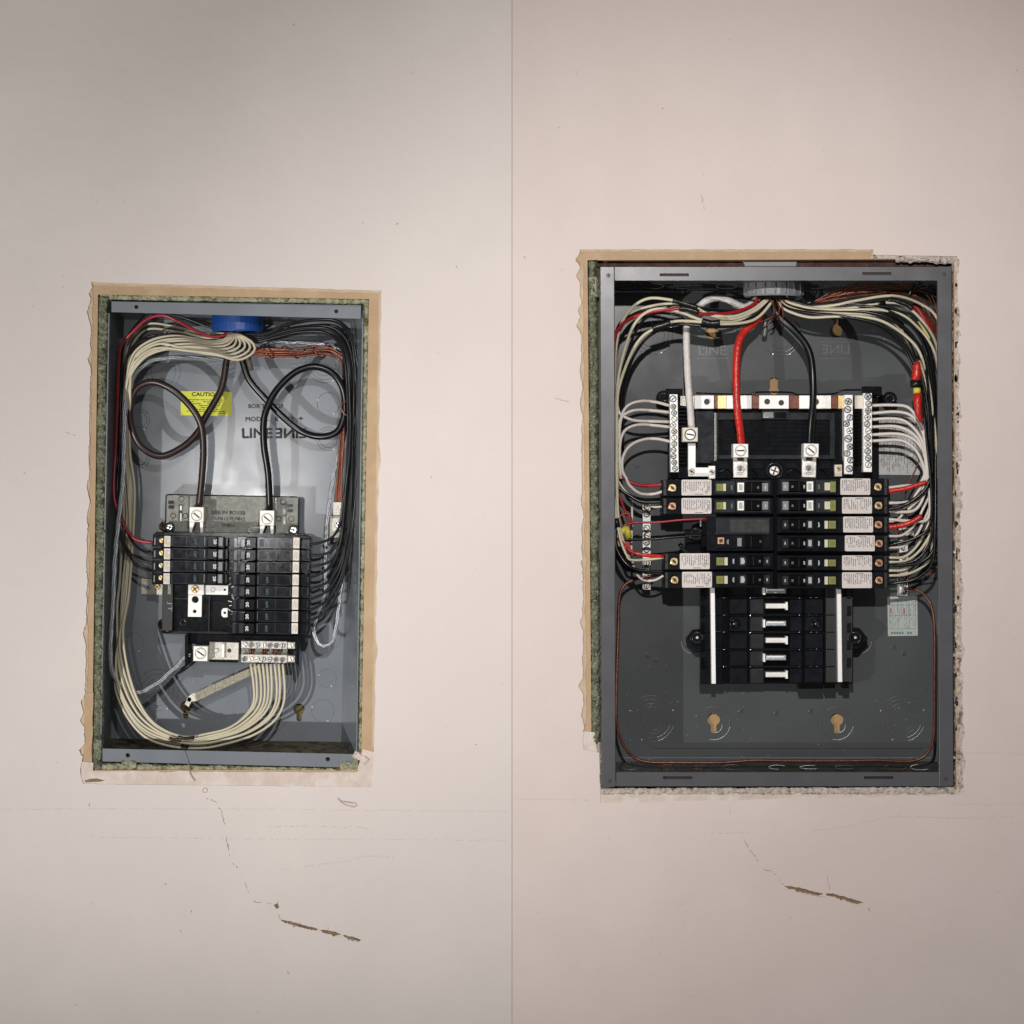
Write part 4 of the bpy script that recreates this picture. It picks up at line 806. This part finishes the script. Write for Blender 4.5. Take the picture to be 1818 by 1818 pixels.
# ---- right breakers
def sbreaker(x0, y0, x1, y1, d, lx, sx, scr, bright=True, wide=False):
    """d=+1: terminal at the left end; lx: label start from that end, sx: screw position"""
    t = thing('circuit_breaker', '', 'circuit breaker', (x0+x1)/2, (y0+y1)/2, -110, 'breakers in the wide box'); H = y1-y0
    def X(u): return x0+u if d > 0 else x1-u
    def R(b, u0, u1, v0, v1, za, zb, m, bv=0, r=0, ho=None): b.rect(min(X(u0), X(u1)), y0+v0, max(X(u0), X(u1)), y0+v1, za, zb, m, 0, bv, r, ho); return b
    L_ = x1-x0
    b = MB(); R(b, 0, 36, .6, H-.6, -120, -76, 'black_matt', 1.2); R(b, 8, L_, .5, H-.5, -120, -68, 'breaker_top', 1.2); R(b, 92, L_-3, 1.2, H-1.4, -70, -64, 'breaker_top', 1.6); b.build('body', t)
    b = MB(); R(b, 0, 9, H*.5-1, H*.5+1, -77, -75.2, 'grey_plastic'); R(b, 0, 3, 2, H-2, -77, -75, 'black_plastic'); b.build('end_marks', t, kind='stuff')
    b = MB(); R(b, lx, lx+53, .6, H-1.4, -68, -66.8, 'label_paper', 0, 2); s_ = b.build('sticker', t)
    xa, xb = min(X(lx), X(lx+53)), max(X(lx), X(lx+53))
    b = MB(); b.dashes(xa+2, y0+3, xb-2, y1-8, -66.6, 'ink_soft', 3.3, 1.15, vert=True, lo=1.3, hi=6, gap=.9); cxx = xa+9 if d < 0 else xb-9
    b.ring(cxx, y0+5.2 if d < 0 else y1-7, 2, .35, -66.5, 'ink_soft', seg=12); b.rect(xa+24, y0+2 if d < 0 else y1-4, xa+38, y0+2.9 if d < 0 else y1-3.1, -66.8, -66.5, 'ink_soft'); b.text('CTL', cxx+3, (y0+y1)/2+1, 3, -66.7, 'ink', 90 if d > 0 else -90); b.build('small_print', s_)
    b = MB(); b.cyl(X(sx), y0+H*.5, 9, -76, -67.3, 'handle_black', 20, bevel=1); b.screw(X(sx), y0+H*.5, 7, -70, scr, 45, h=4, kind='square')
    for a in range(4): b.rect(X(sx)-1+6*math.cos(a*1.57+.8), y0+H*.5-1+6*math.sin(a*1.57+.8), X(sx)+1+6*math.cos(a*1.57+.8), y0+H*.5+1+6*math.sin(a*1.57+.8), -70, -65.8, scr, 45)
    b.build('terminal_screw', t)
    b = MB(); R(b, 94, 130, 3.5, H-4, -66, -62.6, 'grey_plastic' if bright else 'black_plastic', .8, 1); b.build('test_section', t)
    if bright: b = MB(); R(b, 97, 104 if d < 0 else 109, 8, H-9, -63, -60.6, 'olive_button', .5); R(b, 104 if d < 0 else 109, 114, 8, H-9, -63, -60.8, 'cream_button', .4)
    else: b = MB(); R(b, 94, 107, 8, H-8, -63, -60.6, 'olive_button', .5); R(b, 108, 114, 8, H-8, -63, -60.8, 'cream_button', .4)
    if d < 0 and bright: R(b, 94, 104, 6, H-6, -63, -60.5, 'olive_button', .5)
    q = b.build('test_button', t)
    b = MB(); b.ring((X(97)+X(104))/2, y0+H*.5, 3.2, .35, -60.3, 'ink_soft', seg=4); b.build('button_mark', q)
    b = MB(); b.text('TEST', X(124), y0+H*.5, 2.6, -62.3, 'ink_white' if not bright else 'pvc_grey', 90 if d > 0 else -90, w=1.2, bold=.05); b.build('test_lettering', t)
    b = MB(); b.rect(min(X(132), X(192)), y0+3, max(X(132), X(192)), y1-4, -66, -60.5, 'grey_plastic' if bright else 'black_plastic', 0, 0, 1.5, [rectpts(min(X(134), X(190)), y0+5, max(X(134), X(190)), y1-6)]); b.build('handle_frame', t)
    b = MB(); R(b, 134, 146, 6, H-7, -66, -62, 'tin' if bright else 'grey_plastic', .6); R(b, 178, 189, 7, H-8, -66, -62.5, 'pvc_grey' if bright else 'grey_plastic', .5)
    R(b, 137, 143, 9, H-10, -62.5, -61.6, 'label_white'); b.build('indicator_window', t)
    b = MB(); R(b, 147, 177, 5.5, H-6.5, -66, -54, 'handle_black', 1.6); R(b, 159, 160, 6.5, H-7.5, -55, -53.6, 'grey_plastic'); h = b.build('handle', t)
    b = MB(); b.text('20', X(171), y0+H*.5, 3.2, -53.7, 'pvc_grey', 90 if d > 0 else -90, bold=.05); b.build('rating', h)
    b = MB(); b.text('OFF', X(150 if d < 0 else 143), y0+H*.5, 2.6, -61.2 if d > 0 else -53.7, 'ink_white', 90 if d > 0 else -90, bold=.05); b.text('ON', X(184), y0+H*.5, 2.4, -62.2, 'ink_white', 90 if d > 0 else -90, bold=.05); b.build('switch_lettering', t)
    return t
random.seed(44)
def seat():
    for o in bpy.data.objects:
        if o.parent is None and o.name.startswith('circuit_breaker') and not o.get('_s'):
            o['_s'] = 1; o.rotation_euler.y = random.uniform(-.005, .005); o.rotation_euler.x = random.uniform(-.01, .01)
LB = [(1175, 851, 1373, 881, 35, 19, 'brass', True, 'with brass screw, topmost of the left column in the wide box'),
      (1175, 883, 1373, 913, 35, 19, 'copper_screw', True, 'with copper screw, directly above the wide double breaker'),
      (1178, 982, 1373, 1012, 29, 19, 'brass', False, 'directly under the wide double breaker, red wire at its end'),
      (1178, 1014, 1373, 1044, 33, 20, 'brass', False, 'lowest of the left column, just above the silver stabs')]
for x0, y0, x1, y1, lx, sx, sm, br, tx in LB: sbreaker(x0, y0, x1, y1, 1, lx, sx, sm, br)['label'] = 'breaker '+tx; seat()
RB = [(849, 880, 33, 'brass', True, 'topmost of six', 19), (882, 913, 30, 'brass', True, 'second of six', 18), (917, 947, 28, 'copper_screw', False, 'third of six', 18), (950, 980, 25, 'copper_screw', False, 'fourth of six', 17), (985, 1013, 30, 'copper_screw', False, 'fifth of six', 17), (1016, 1046, 30, 'copper_screw', False, 'lowest of six', 17)]
for y0, y1, lx, sm, br, tx, sx in RB: sbreaker(1380, y0, 1578, y1, -1, lx, sx, sm, br)['label'] = f'black breaker with pale sticker, {tx} in the right column of the wide box'
seat()
t = thing('circuit_breaker', 'wide double height breaker with smoky glossy cover and thin red wire, no sticker', 'circuit breaker', 1314, 948, -110, 'breakers in the wide box')
MB().rect(1255, 917, 1373, 978, -120, -70, 'breaker_top', bevel=1.5).rect(1246, 925, 1258, 972, -120, -84, 'handle_black', bevel=1.5).build('body', t)
MB().rect(1271, 919, 1367, 949, -70, -62, 'grey_plastic', bevel=1.6, r=2).rect(1296, 922, 1366, 946, -62, -60.4, 'smoke_dark', bevel=1.4).build('cover', t)
MB().rect(1272, 950, 1367, 973, -70, -63, 'breaker_top', bevel=1, r=2).build('lower_face', t)
MB().rect(1274, 954, 1286, 966, -63, -61, 'copper_screw', bevel=.6).rect(1277, 957, 1283, 963, -61, -60.5, 'slot').build('test_button', t)
MB().text('TEST', 1292, 962, 3, -62.8, 'ink_white', 90).build('test_lettering', t)
MB().rect(1309, 955, 1317, 970, -63, -61.5, 'pvc_grey', bevel=.5).build('indicator_window', t)
MB().rect(1322, 951, 1353, 972, -64, -54, 'handle_black', bevel=1.5).rect(1333, 952, 1334, 971, -55, -53.6, 'grey_plastic').text('20', 1350, 961, 3.2, -53.8, 'pvc_grey', 90).build('handle', t)
# ---- right wires
G1 = 'wires at the upper left of the wide box'
wire('cream_wire', [(1366, 530), (1340, 552), (1300, 566), (1262, 560), (1225, 540), (1194, 533), (1158, 529), (1134, 537), (1114, 556), (1098, 590), (1090, 660), (1086, 760)], 2.8, 'cream_wire', [-90, -50, -40, -70, -90, -100], 'cream wire arching highest in the upper left, its middle under black tape', group=G1)
wire('cream_wire', [(1362, 530), (1335, 550), (1300, 562), (1260, 558), (1225, 543), (1205, 538), (1158, 543), (1125, 554), (1108, 572), (1095, 610), (1089, 700)], 2.8, 'cream_wire', [-90, -50, -45, -70, -90, -100], 'cream wire just under the highest arching one in the upper left', group=G1)
wire('cream_wire', [(1350, 530), (1338, 552), (1318, 566), (1290, 572), (1246, 568), (1208, 554), (1172, 548), (1145, 556), (1125, 578), (1112, 611), (1101, 653), (1095, 700), (1094, 770), (1096, 850), (1094, 920), (1100, 970)], 2.8, 'cream_wire', [-90, -48, -40, -60, -80, -80, -90], 'cream wire with broad arch crossing above the tape joint, down the left edge', group=G1)
wire('cream_wire', [(1372, 534), (1350, 560), (1325, 572), (1280, 575), (1223, 570), (1191, 572), (1155, 587), (1134, 605), (1117, 636), (1102, 677), (1096, 710), (1095, 805), (1095, 855), (1098, 921), (1106, 960), (1118, 990)], 2.8, 'cream_wire', [-90, -48, -42, -60, -75, -80, -90], 'cream wire lowest in the upper left, wrapped once in black tape', group=G1)
wire('black_wire', [(1368, 534), (1345, 565), (1310, 578), (1260, 580), (1200, 576), (1160, 592), (1136, 615), (1118, 650), (1108, 700), (1106, 800)], 2.6, 'black_wire', [-90, -52, -60, -85, -110], 'black wire running under the lowest cream wire in the upper left', group=G1)
wire('black_wire', [(1356, 530), (1330, 548), (1290, 552), (1245, 547), (1212, 537), (1180, 545), (1140, 552), (1108, 568), (1096, 584), (1090, 612), (1090, 700), (1090, 810), (1098, 862), (1118, 880), (1140, 891), (1178, 891)], 3.0, 'black_wire', [-90, -60, -62, -90, -110, -90, -80], 'black wire along the left edge ending at the second left breaker', group=G1)
wire('black_wire', [(1372, 530), (1340, 562), (1300, 574), (1246, 574), (1205, 560), (1168, 556), (1145, 566), (1128, 590), (1115, 625), (1106, 670), (1100, 740)], 2.5, 'black_wire', [-95, -60, -60, -80, -110], 'black wire shadowing the broad cream arch in the upper left', group=G1)
wire('red_wire', [(1347, 528), (1338, 540), (1315, 551), (1282, 557), (1241, 557), (1215, 547), (1195, 549), (1160, 553), (1125, 563), (1101, 580), (1091, 605), (1088, 700), (1088, 800), (1098, 838), (1113, 853), (1140, 862), (1178, 860)], 3.3, 'red_wire', [-85, -42, -42, -75, -100, -100, -80], 'dark red wire from the grey bushing through tape to the topmost left breaker', group=G1)
for p, r, lb_ in (([(1194, 533), (1205, 536), (1222, 541), (1238, 546)], 4.4, 'black tape wrap high on the two arching cream wires'), ([(1206, 547), (1222, 549), (1240, 555)], 5.6, 'thick black tape wrap where the red wire reappears'),
                  ([(1246, 570), (1262, 574), (1278, 573)], 6, 'black tape wrap on the lowest wires left of the thick red cable'), ([(1158, 583), (1175, 578), (1190, 573)], 6, 'black tape wrap at the bend of the lowest cream wire')):
    wire('tape_wrap', p, r, 'black_tape', -38, lb_, 'tape', 'black tape wraps', seg=12)
def cable2(pts, r, m, z, label, ribm=None, nr=0):
    q = smooth_path(path3(pts, z), 8); q = resample(q, nr or 60); qq = [P(*v) for v in q]
    R = [r*S*(1+(.07*noise.noise(Vector((k*.9, r, 0)))+(.045 if (k % 3) == 0 else 0))) for k in range(len(qq))]
    o = MB().sweep(qq, R, m, 16).build('taped_cable'); return tag(o, label, 'cable')
cable2([(1345, 530), (1325, 545), (1309, 541), (1292, 533), (1274, 529), (1256, 533), (1240, 545), (1226, 560), (1220, 578), (1219, 611), (1221, 661), (1223, 694), (1226, 730), (1228, 764)], 6.3, 'white_tape', [-110, -115, -110, -100, -90, -80, -90], 'thick white taped cable looping up then down to the square neutral lug', nr=90)
cable2([(1362, 532), (1352, 556), (1340, 572), (1322, 588), (1311, 611), (1307, 653), (1308, 710), (1310, 735), (1314, 764), (1317, 795)], 6.9, 'red_tape', [-100, -90, -70, -65, -65, -80], 'thick bright red taped cable dropping to the left main lug', nr=90)
wire('black_cable', [(1372, 532), (1376, 550), (1386, 565), (1406, 583), (1428, 608), (1439, 633), (1443, 669), (1443, 719), (1440, 756), (1438, 792)], 6.4, 'black_wire', [-100, -90, -75, -65, -65, -80], 'thick black cable dropping to the right main lug of the wide box', 'cable', seg=16)
random.seed(61)
# copper fan, upper right
bundle('copper_wire', [(1410, 542), (1445, 535), (1502, 510), (1560, 503), (1610, 506), (1645, 518), (1662, 548), (1665, 620)], [(1400, 545), (1445, 540), (1502, 530), (1560, 522), (1606, 524), (1634, 545), (1652, 580), (1660, 640)], 9, 1.25, 'copper', [-100, -80, -90, -100, -120], [-90, -70, -80, -95, -115],
       'thin bare copper wire in the fanned bunch at the wide box', 'fanned bare copper wires', jit=4)
wire('cable_tie', [(1614, 524), (1618, 514), (1623, 503)], 3.2, 'black_tape', -75, 'black tie round the fanned copper wires', 'cable tie')
wire('tape_wrap', [(1430, 540), (1445, 535)], 6, 'black_tape', -80, 'black tape gathering the copper wires beside the grey bushing', 'tape', 'black tape wraps', seg=10)
bundle('copper_wire', [(1368, 532), (1365, 555), (1350, 572)], [(1390, 532), (1410, 565), (1420, 580)], 5, 1.4, 'copper_dark', [-80, -75, -90], [-80, -80, -110], 'short dark copper wire spilling from the grey bushing', 'dark copper wires under the grey bushing', jit=5, samples=20)
wire('copper_tuft', [(1356, 560), (1358, 580), (1356, 598)], 4.5, 'smoke_plastic', -140, 'tarnished mounting screw tuft between the red and black thick cables', 'wire stub', seg=8, wob=3)
G2 = 'wires at the upper right of the wide box'
rw = [('cream_wire', [(1390, 534), (1430, 545), (1480, 542), (1519, 534), (1585, 525), (1635, 540), (1664, 566), (1672, 620)], 'cream wire arching highest at the upper right below the copper', [-90, -60, -60, -80, -110]),
      ('cream_wire', [(1388, 534), (1430, 545), (1500, 548), (1575, 537), (1610, 545), (1639, 572), (1662, 612), (1670, 680)], 'cream wire second highest at the upper right beside the dark red tape', [-90, -55, -55, -70, -110]),
      ('cream_wire', [(1386, 532), (1410, 540), (1450, 549), (1510, 550), (1562, 550), (1601, 559), (1626, 578), (1651, 608), (1664, 646), (1670, 720)], 'cream wire passing mid height over the right keyhole', [-90, -50, -45, -65, -110]),
      ('cream_wire', [(1384, 532), (1400, 545), (1440, 554), (1500, 557), (1560, 561), (1593, 578), (1618, 616), (1640, 661), (1650, 710), (1658, 780), (1660, 860)], 'cream wire crossing behind the lower black wires at the right', [-90, -50, -50, -75, -100, -110]),
      ('cream_wire', [(1382, 534), (1395, 550), (1435, 563), (1478, 562), (1525, 562), (1568, 571), (1610, 598), (1634, 628), (1648, 677), (1656, 730), (1662, 789), (1664, 850)], 'cream wire lowest at the upper right, ending along the right edge', [-90, -45, -40, -55, -70, -80])]
for nme, p, lb_, z_ in rw: wire(nme, p, 2.7, 'cream_wire', z_, lb_, group=G2)
bw = [([(1392, 530), (1420, 538), (1453, 544), (1535, 544), (1585, 555), (1626, 587), (1648, 636), (1656, 700), (1657, 800), (1655, 900), (1640, 925), (1610, 935)], [-90, -55, -45, -60, -70, -80, -110]),
      ([(1386, 532), (1410, 546), (1450, 552), (1530, 553), (1580, 566), (1618, 594), (1640, 640), (1650, 710), (1655, 800), (1652, 850), (1625, 888), (1578, 901)], [-90, -50, -42, -55, -65, -70, -75]),
      ([(1382, 534), (1400, 548), (1440, 556), (1486, 560), (1552, 573), (1585, 592), (1610, 620), (1626, 653), (1638, 710), (1646, 789), (1653, 855), (1652, 930), (1625, 955), (1578, 968)], [-90, -45, -38, -45, -50, -60, -65, -75]),
      ([(1384, 534), (1404, 547), (1440, 553), (1500, 562), (1560, 578), (1600, 612), (1624, 660), (1642, 740), (1650, 820), (1656, 900), (1652, 960), (1625, 995), (1578, 1004)], [-90, -55, -50, -55, -60, -60, -70, -75]),
      ([(1390, 530), (1430, 540), (1520, 540), (1590, 550), (1635, 590), (1655, 650), (1660, 740), (1661, 850), (1660, 940), (1655, 1000), (1625, 1028), (1578, 1037)], [-90, -60, -55, -65, -80, -70, -60, -75])]
bl = ['black wire turning in at the right ground bar', 'black wire curving to the second breaker of the right column', 'outer black wire with widest sweep, to the fourth right breaker', 'black wire curving to the fifth breaker of the right column', 'black wire longest down the right edge to the lowest right breaker']
for (p, z_), lb_ in zip(bw, bl): wire('black_wire', p, 2.9, 'black_wire', z_, lb_, group=G2)
bundle('black_wire', [(1400, 534), (1480, 544), (1560, 552), (1610, 575), (1645, 620), (1660, 700), (1662, 800), (1662, 900)], [(1400, 538), (1480, 550), (1550, 562), (1595, 590), (1630, 640), (1646, 720), (1652, 800), (1654, 900)], 4, 2.5, 'black_wire', [-95, -75, -80, -95, -100], [-95, -70, -75, -85, -90], 'black wire lying deeper in the right side bundle of the wide box', 'deeper black wires at right of the wide box', jit=3)
for p, r, lb_ in (([(1545, 540), (1572, 537)], 4.5, 'black tape where the second cream wire begins at right'), ([(1567, 560), (1585, 568), (1602, 580)], 7, 'broad black tape patch on the right hand wires'), ([(1606, 590), (1620, 612), (1630, 636)], 5, 'dark tape sleeve along the right hand curve'), ([(1575, 533), (1590, 534), (1610, 541), (1620, 548)], 4.6, 'black tape between the two highest cream wires')):
    wire('tape_wrap', p, r, 'black_tape', -56, lb_, 'tape', 'black tape wraps', seg=12)
wire('red_wrap', [(1620, 540), (1632, 553), (1645, 578), (1652, 592)], 8.5, 'red_wire', -105, 'dark red tape sleeve behind the cream wires at the upper right corner', 'tape sleeve', seg=14)
wire('yellow_wire', [(1631, 570), (1640, 584), (1650, 602)], 3, 'yellow_wire', -85, 'short yellow wire end glimpsed in the upper right bundle', 'wire')
o = thing('taped_splice', 'red taped splice with black band and yellow tape ring beside the right bundle', 'splice', 1628, 690, -120)
MB().sweep([P(x, y, -34) for x, y in ((1629, 642), (1628, 650), (1627, 665), (1626, 680))], [4.5*S, 7*S, 8.5*S, 9.5*S], 'red_tape', 16).build('upper_sleeve', o)
MB().sweep([P(x, y, -34) for x, y in ((1626, 675), (1626, 688))], 10.2*S, 'black_tape', 16).build('black_band', o)
MB().sweep([P(x, y, -34) for x, y in ((1628, 687), (1628, 699))], 6.8*S, 'yellow', 16).build('yellow_ring', o)
MB().sweep([P(x, y, -34) for x, y in ((1629, 698), (1629, 715), (1631, 735), (1636, 750))], [7.5*S, 7.5*S, 6*S, 3*S], 'red_tape', 16).build('lower_sleeve', o)
# white neutrals, right
G3 = 'pale neutral wires to the right terminal bars'
for k, (p, lb_) in enumerate(zip([
    [(1546, 720), (1580, 719), (1610, 722), (1626, 738), (1640, 762), (1646, 800), (1646, 850), (1636, 880), (1612, 905)],
    [(1546, 734), (1590, 731), (1618, 738), (1636, 762), (1645, 800), (1643, 850), (1632, 884), (1605, 892), (1578, 893)],
    [(1546, 745), (1580, 743), (1605, 747), (1626, 764), (1640, 790), (1646, 830), (1640, 880), (1625, 905), (1600, 909), (1578, 907)],
    [(1546, 758), (1590, 757), (1618, 768), (1636, 790), (1644, 830), (1632, 860), (1610, 862), (1578, 866)],
    [(1546, 772), (1590, 770), (1615, 776), (1632, 790), (1644, 815), (1650, 870), (1648, 920), (1620, 925), (1578, 922)],
    [(1546, 783), (1590, 781), (1610, 786), (1628, 802), (1640, 830), (1640, 856), (1625, 880), (1618, 900)]],
    ['topmost pale wire leaving the right terminal bar', 'second pale wire down the right terminal bar', 'third pale wire, over the top of the grey printed sticker', 'fourth pale wire, across the grey printed sticker', 'fifth pale wire, across the grey printed sticker', 'lowest pale wire leaving the right terminal bar'])):
    wire('white_wire', p, 2.9, 'white_wire', [-100, -85, -80, -80, -78], lb_, group=G3)
wire('maroon_wire', [(1634, 812), (1625, 835), (1612, 860), (1606, 885)], 1.5, 'copper_dark', -90, 'thin dark wire slanting down behind the pale wires')
# sleeves & pale wires at right breakers
wire('red_wire', [(1578, 872), (1605, 868), (1625, 862), (1645, 856)], 4.3, 'red_tape', -72, 'short red taped wire entering the topmost right breaker', seg=12)
wire('red_wire', [(1578, 936), (1600, 933), (1620, 926), (1636, 916)], 4.6, 'red_tape', -72, 'short red taped wire entering the third right breaker', seg=12)
wire('black_wire', [(1652, 850), (1640, 872), (1615, 892), (1592, 902), (1578, 904)], 3.6, 'black_tape', -66, 'taped black wire end at the second right breaker', seg=10)
G4 = 'pale wires between the right breakers and bundle'
random.seed(71)
for yb, dx, ye, lb_ in ((926, 30, 900, 'pale wire just above the third right breaker terminal'), (952, 60, 905, 'pale wire above the fourth right breaker terminal'), (972, 62, 925, 'pale wire below the fourth right breaker terminal'), (990, 72, 925, 'upper pale wire to the fifth right breaker'), (998, 74, 945, 'lower pale wire to the fifth right breaker'), (1013, 72, 960, 'pale wire between the fifth and lowest right breakers'), (1022, 74, 990, 'pale wire curving to the lowest right breaker')):
    wire('white_wire', [(1578, yb), (1578+dx*.4, yb-2), (1578+dx*.75, yb-(yb-ye)*.4), (1578+dx, ye), (1655, ye-40), (1658, ye-90)], 2.5, 'white_wire' if yb < 980 else 'cream_wire', [-80, -90, -95, -90], lb_, group=G4)
wire('black_wire', [(1662, 960), (1652, 985), (1630, 1000), (1600, 1004), (1578, 1005)], 3, 'black_wire', -72, 'black wire crossing in front of the pale wires to the fifth right breaker')
wire('copper_wire', [(1664, 1005), (1655, 1018), (1635, 1022), (1612, 1028)], 1.6, 'copper', -120, 'short copper wire reaching the right ground bar')
# left neutrals
G5 = 'pale neutral wires to the left terminal bar'
for p, lb_ in (([(1188, 720), (1165, 714), (1140, 712), (1118, 718), (1106, 732), (1098, 760), (1096, 800)], 'topmost pale wire at the left terminal bar'),
               ([(1188, 732), (1160, 729), (1130, 728), (1112, 734), (1102, 746), (1098, 790)], 'second pale wire at the left terminal bar'),
               ([(1188, 749), (1160, 748), (1130, 747), (1112, 742), (1100, 734), (1096, 720)], 'pale wire bending upward from the left terminal bar'),
               ([(1188, 758), (1160, 755), (1135, 754), (1115, 760), (1104, 774), (1100, 800), (1102, 850)], 'pale wire fourth from the top at the left terminal bar'),
               ([(1190, 784), (1165, 779), (1140, 781), (1118, 792), (1106, 812), (1105, 835), (1112, 850), (1118, 862), (1136, 876), (1160, 877), (1178, 872)], 'pale wire in a full loop from the left terminal bar to the topmost breaker')):
    wire('white_wire', p, 2.8, 'white_wire', [-98, -85, -85, -88], lb_, group=G5)
wire('white_wire', [(1098, 855), (1110, 872), (1125, 884), (1142, 894), (1160, 900), (1178, 899)], 2.3, 'cream_wire', -95, 'thin pale wire ending at the second left breaker')
wire('white_wire', [(1122, 890), (1122, 930), (1121, 965), (1122, 990), (1128, 1015), (1142, 1030), (1162, 1030), (1178, 1022)], 2.2, 'white_wire', [-130, -120, -90, -76], 'pale wire hanging straight then curving to the lowest left breaker')
wire('white_wire', [(1096, 930), (1102, 960), (1112, 985), (1120, 994), (1145, 994), (1178, 990)], 2.5, 'cream_wire', [-80, -70, -76], 'cream wire curving to the left breaker under the wide one')
wire('red_wire', [(1094, 862), (1104, 892), (1113, 918), (1116, 932)], 2.3, 'red_wire', -95, 'red wire dropping to the yellow wire connectors')
wire('red_wire', [(1096, 925), (1102, 915), (1112, 912), (1120, 918), (1123, 932)], 1.7, 'red_wire', -88, 'small red wire loop above the yellow wire connectors')
wire('red_wire', [(1104, 938), (1112, 931), (1130, 928), (1170, 927), (1210, 923), (1255, 921)], 2.0, 'maroon_wire', [-90, -85, -85], 'thin crimson wire running straight across to the wide double breaker')
wire('black_wire', [(1098, 952), (1115, 958), (1160, 957), (1205, 953), (1252, 950)], 2.4, 'black_wire', [-90, -80, -85], 'thin black wire running straight across to the wide double breaker')
o = thing('wire_connector', 'pair of yellow twist connectors at the left edge of the wide box', 'wire connector', 1110, 950, -110)
MB().sweep([P(1097, 950, -96), P(1104, 944, -92), P(1113, 936, -88)], [3*S, 6*S, 4.2*S], 'yellow', 10).build('connector_cap', o)
MB().sweep([P(1116, 955, -90), P(1114, 944, -88), P(1112, 935, -86)], [6.5*S, 6*S, 3.5*S], 'yellow', 10).build('connector_cap', o)
wire('red_wire', [(1098, 954), (1106, 966), (1120, 979), (1140, 985), (1178, 988)], 3.6, 'red_tape', [-85, -70, -76], 'bright red wire from the yellow connectors to the breaker under the wide one', seg=10)
o = MB().poly([(1098, 956), (1118, 958), (1120, 980), (1122, 986), (1112, 992)], -110, -92, 'red_wire', bevel=2).build('red_tape_flag'); tag(o, 'flat dark red tape patch below the yellow wire connectors', 'tape')
wire('black_wire', [(1093, 930), (1093, 965), (1100, 985), (1114, 1003), (1132, 1012), (1155, 1014), (1180, 1016)], 3.3, 'black_wire', [-90, -70, -76], 'black wire curving to the lowest left breaker under the red one')
wire('black_wire', [(1088, 920), (1090, 970), (1098, 994), (1115, 1010), (1150, 1017), (1178, 1019)], 2.4, 'black_wire', [-105, -95, -76], 'thinner black wire just behind the one to the lowest left breaker')
wire('tape_wrap', [(1094, 920), (1097, 936)], 5, 'black_tape', -80, 'black tape stub above the yellow connectors at left edge', 'tape', 'black tape wraps')
wire('copper_ground_wire', [(1160, 1022), (1130, 1028), (1109, 1039), (1100, 1060), (1098, 1110), (1095, 1200), (1094, 1270), (1098, 1300), (1108, 1325), (1125, 1344), (1150, 1353), (1200, 1354), (1280, 1354), (1340, 1350), (1400, 1351), (1500, 1351), (1560, 1350), (1610, 1352), (1638, 1345), (1652, 1328), (1658, 1300), (1659, 1200), (1659, 1120), (1654, 1078), (1640, 1055), (1622, 1046), (1605, 1045)], 2.7, 'copper_dark', [-130, -120, -100, -95, -95, -95, -95, -95, -100, -120], 'long bare copper wire running round the bottom of the wide box', seg=10)
for o in bpy.data.objects:
    if '_w' in o.keys(): del o['_w']
    if '_s' in o.keys(): del o['_s']
    if o.get('kind') == 'structure' or o.parent is None: continue
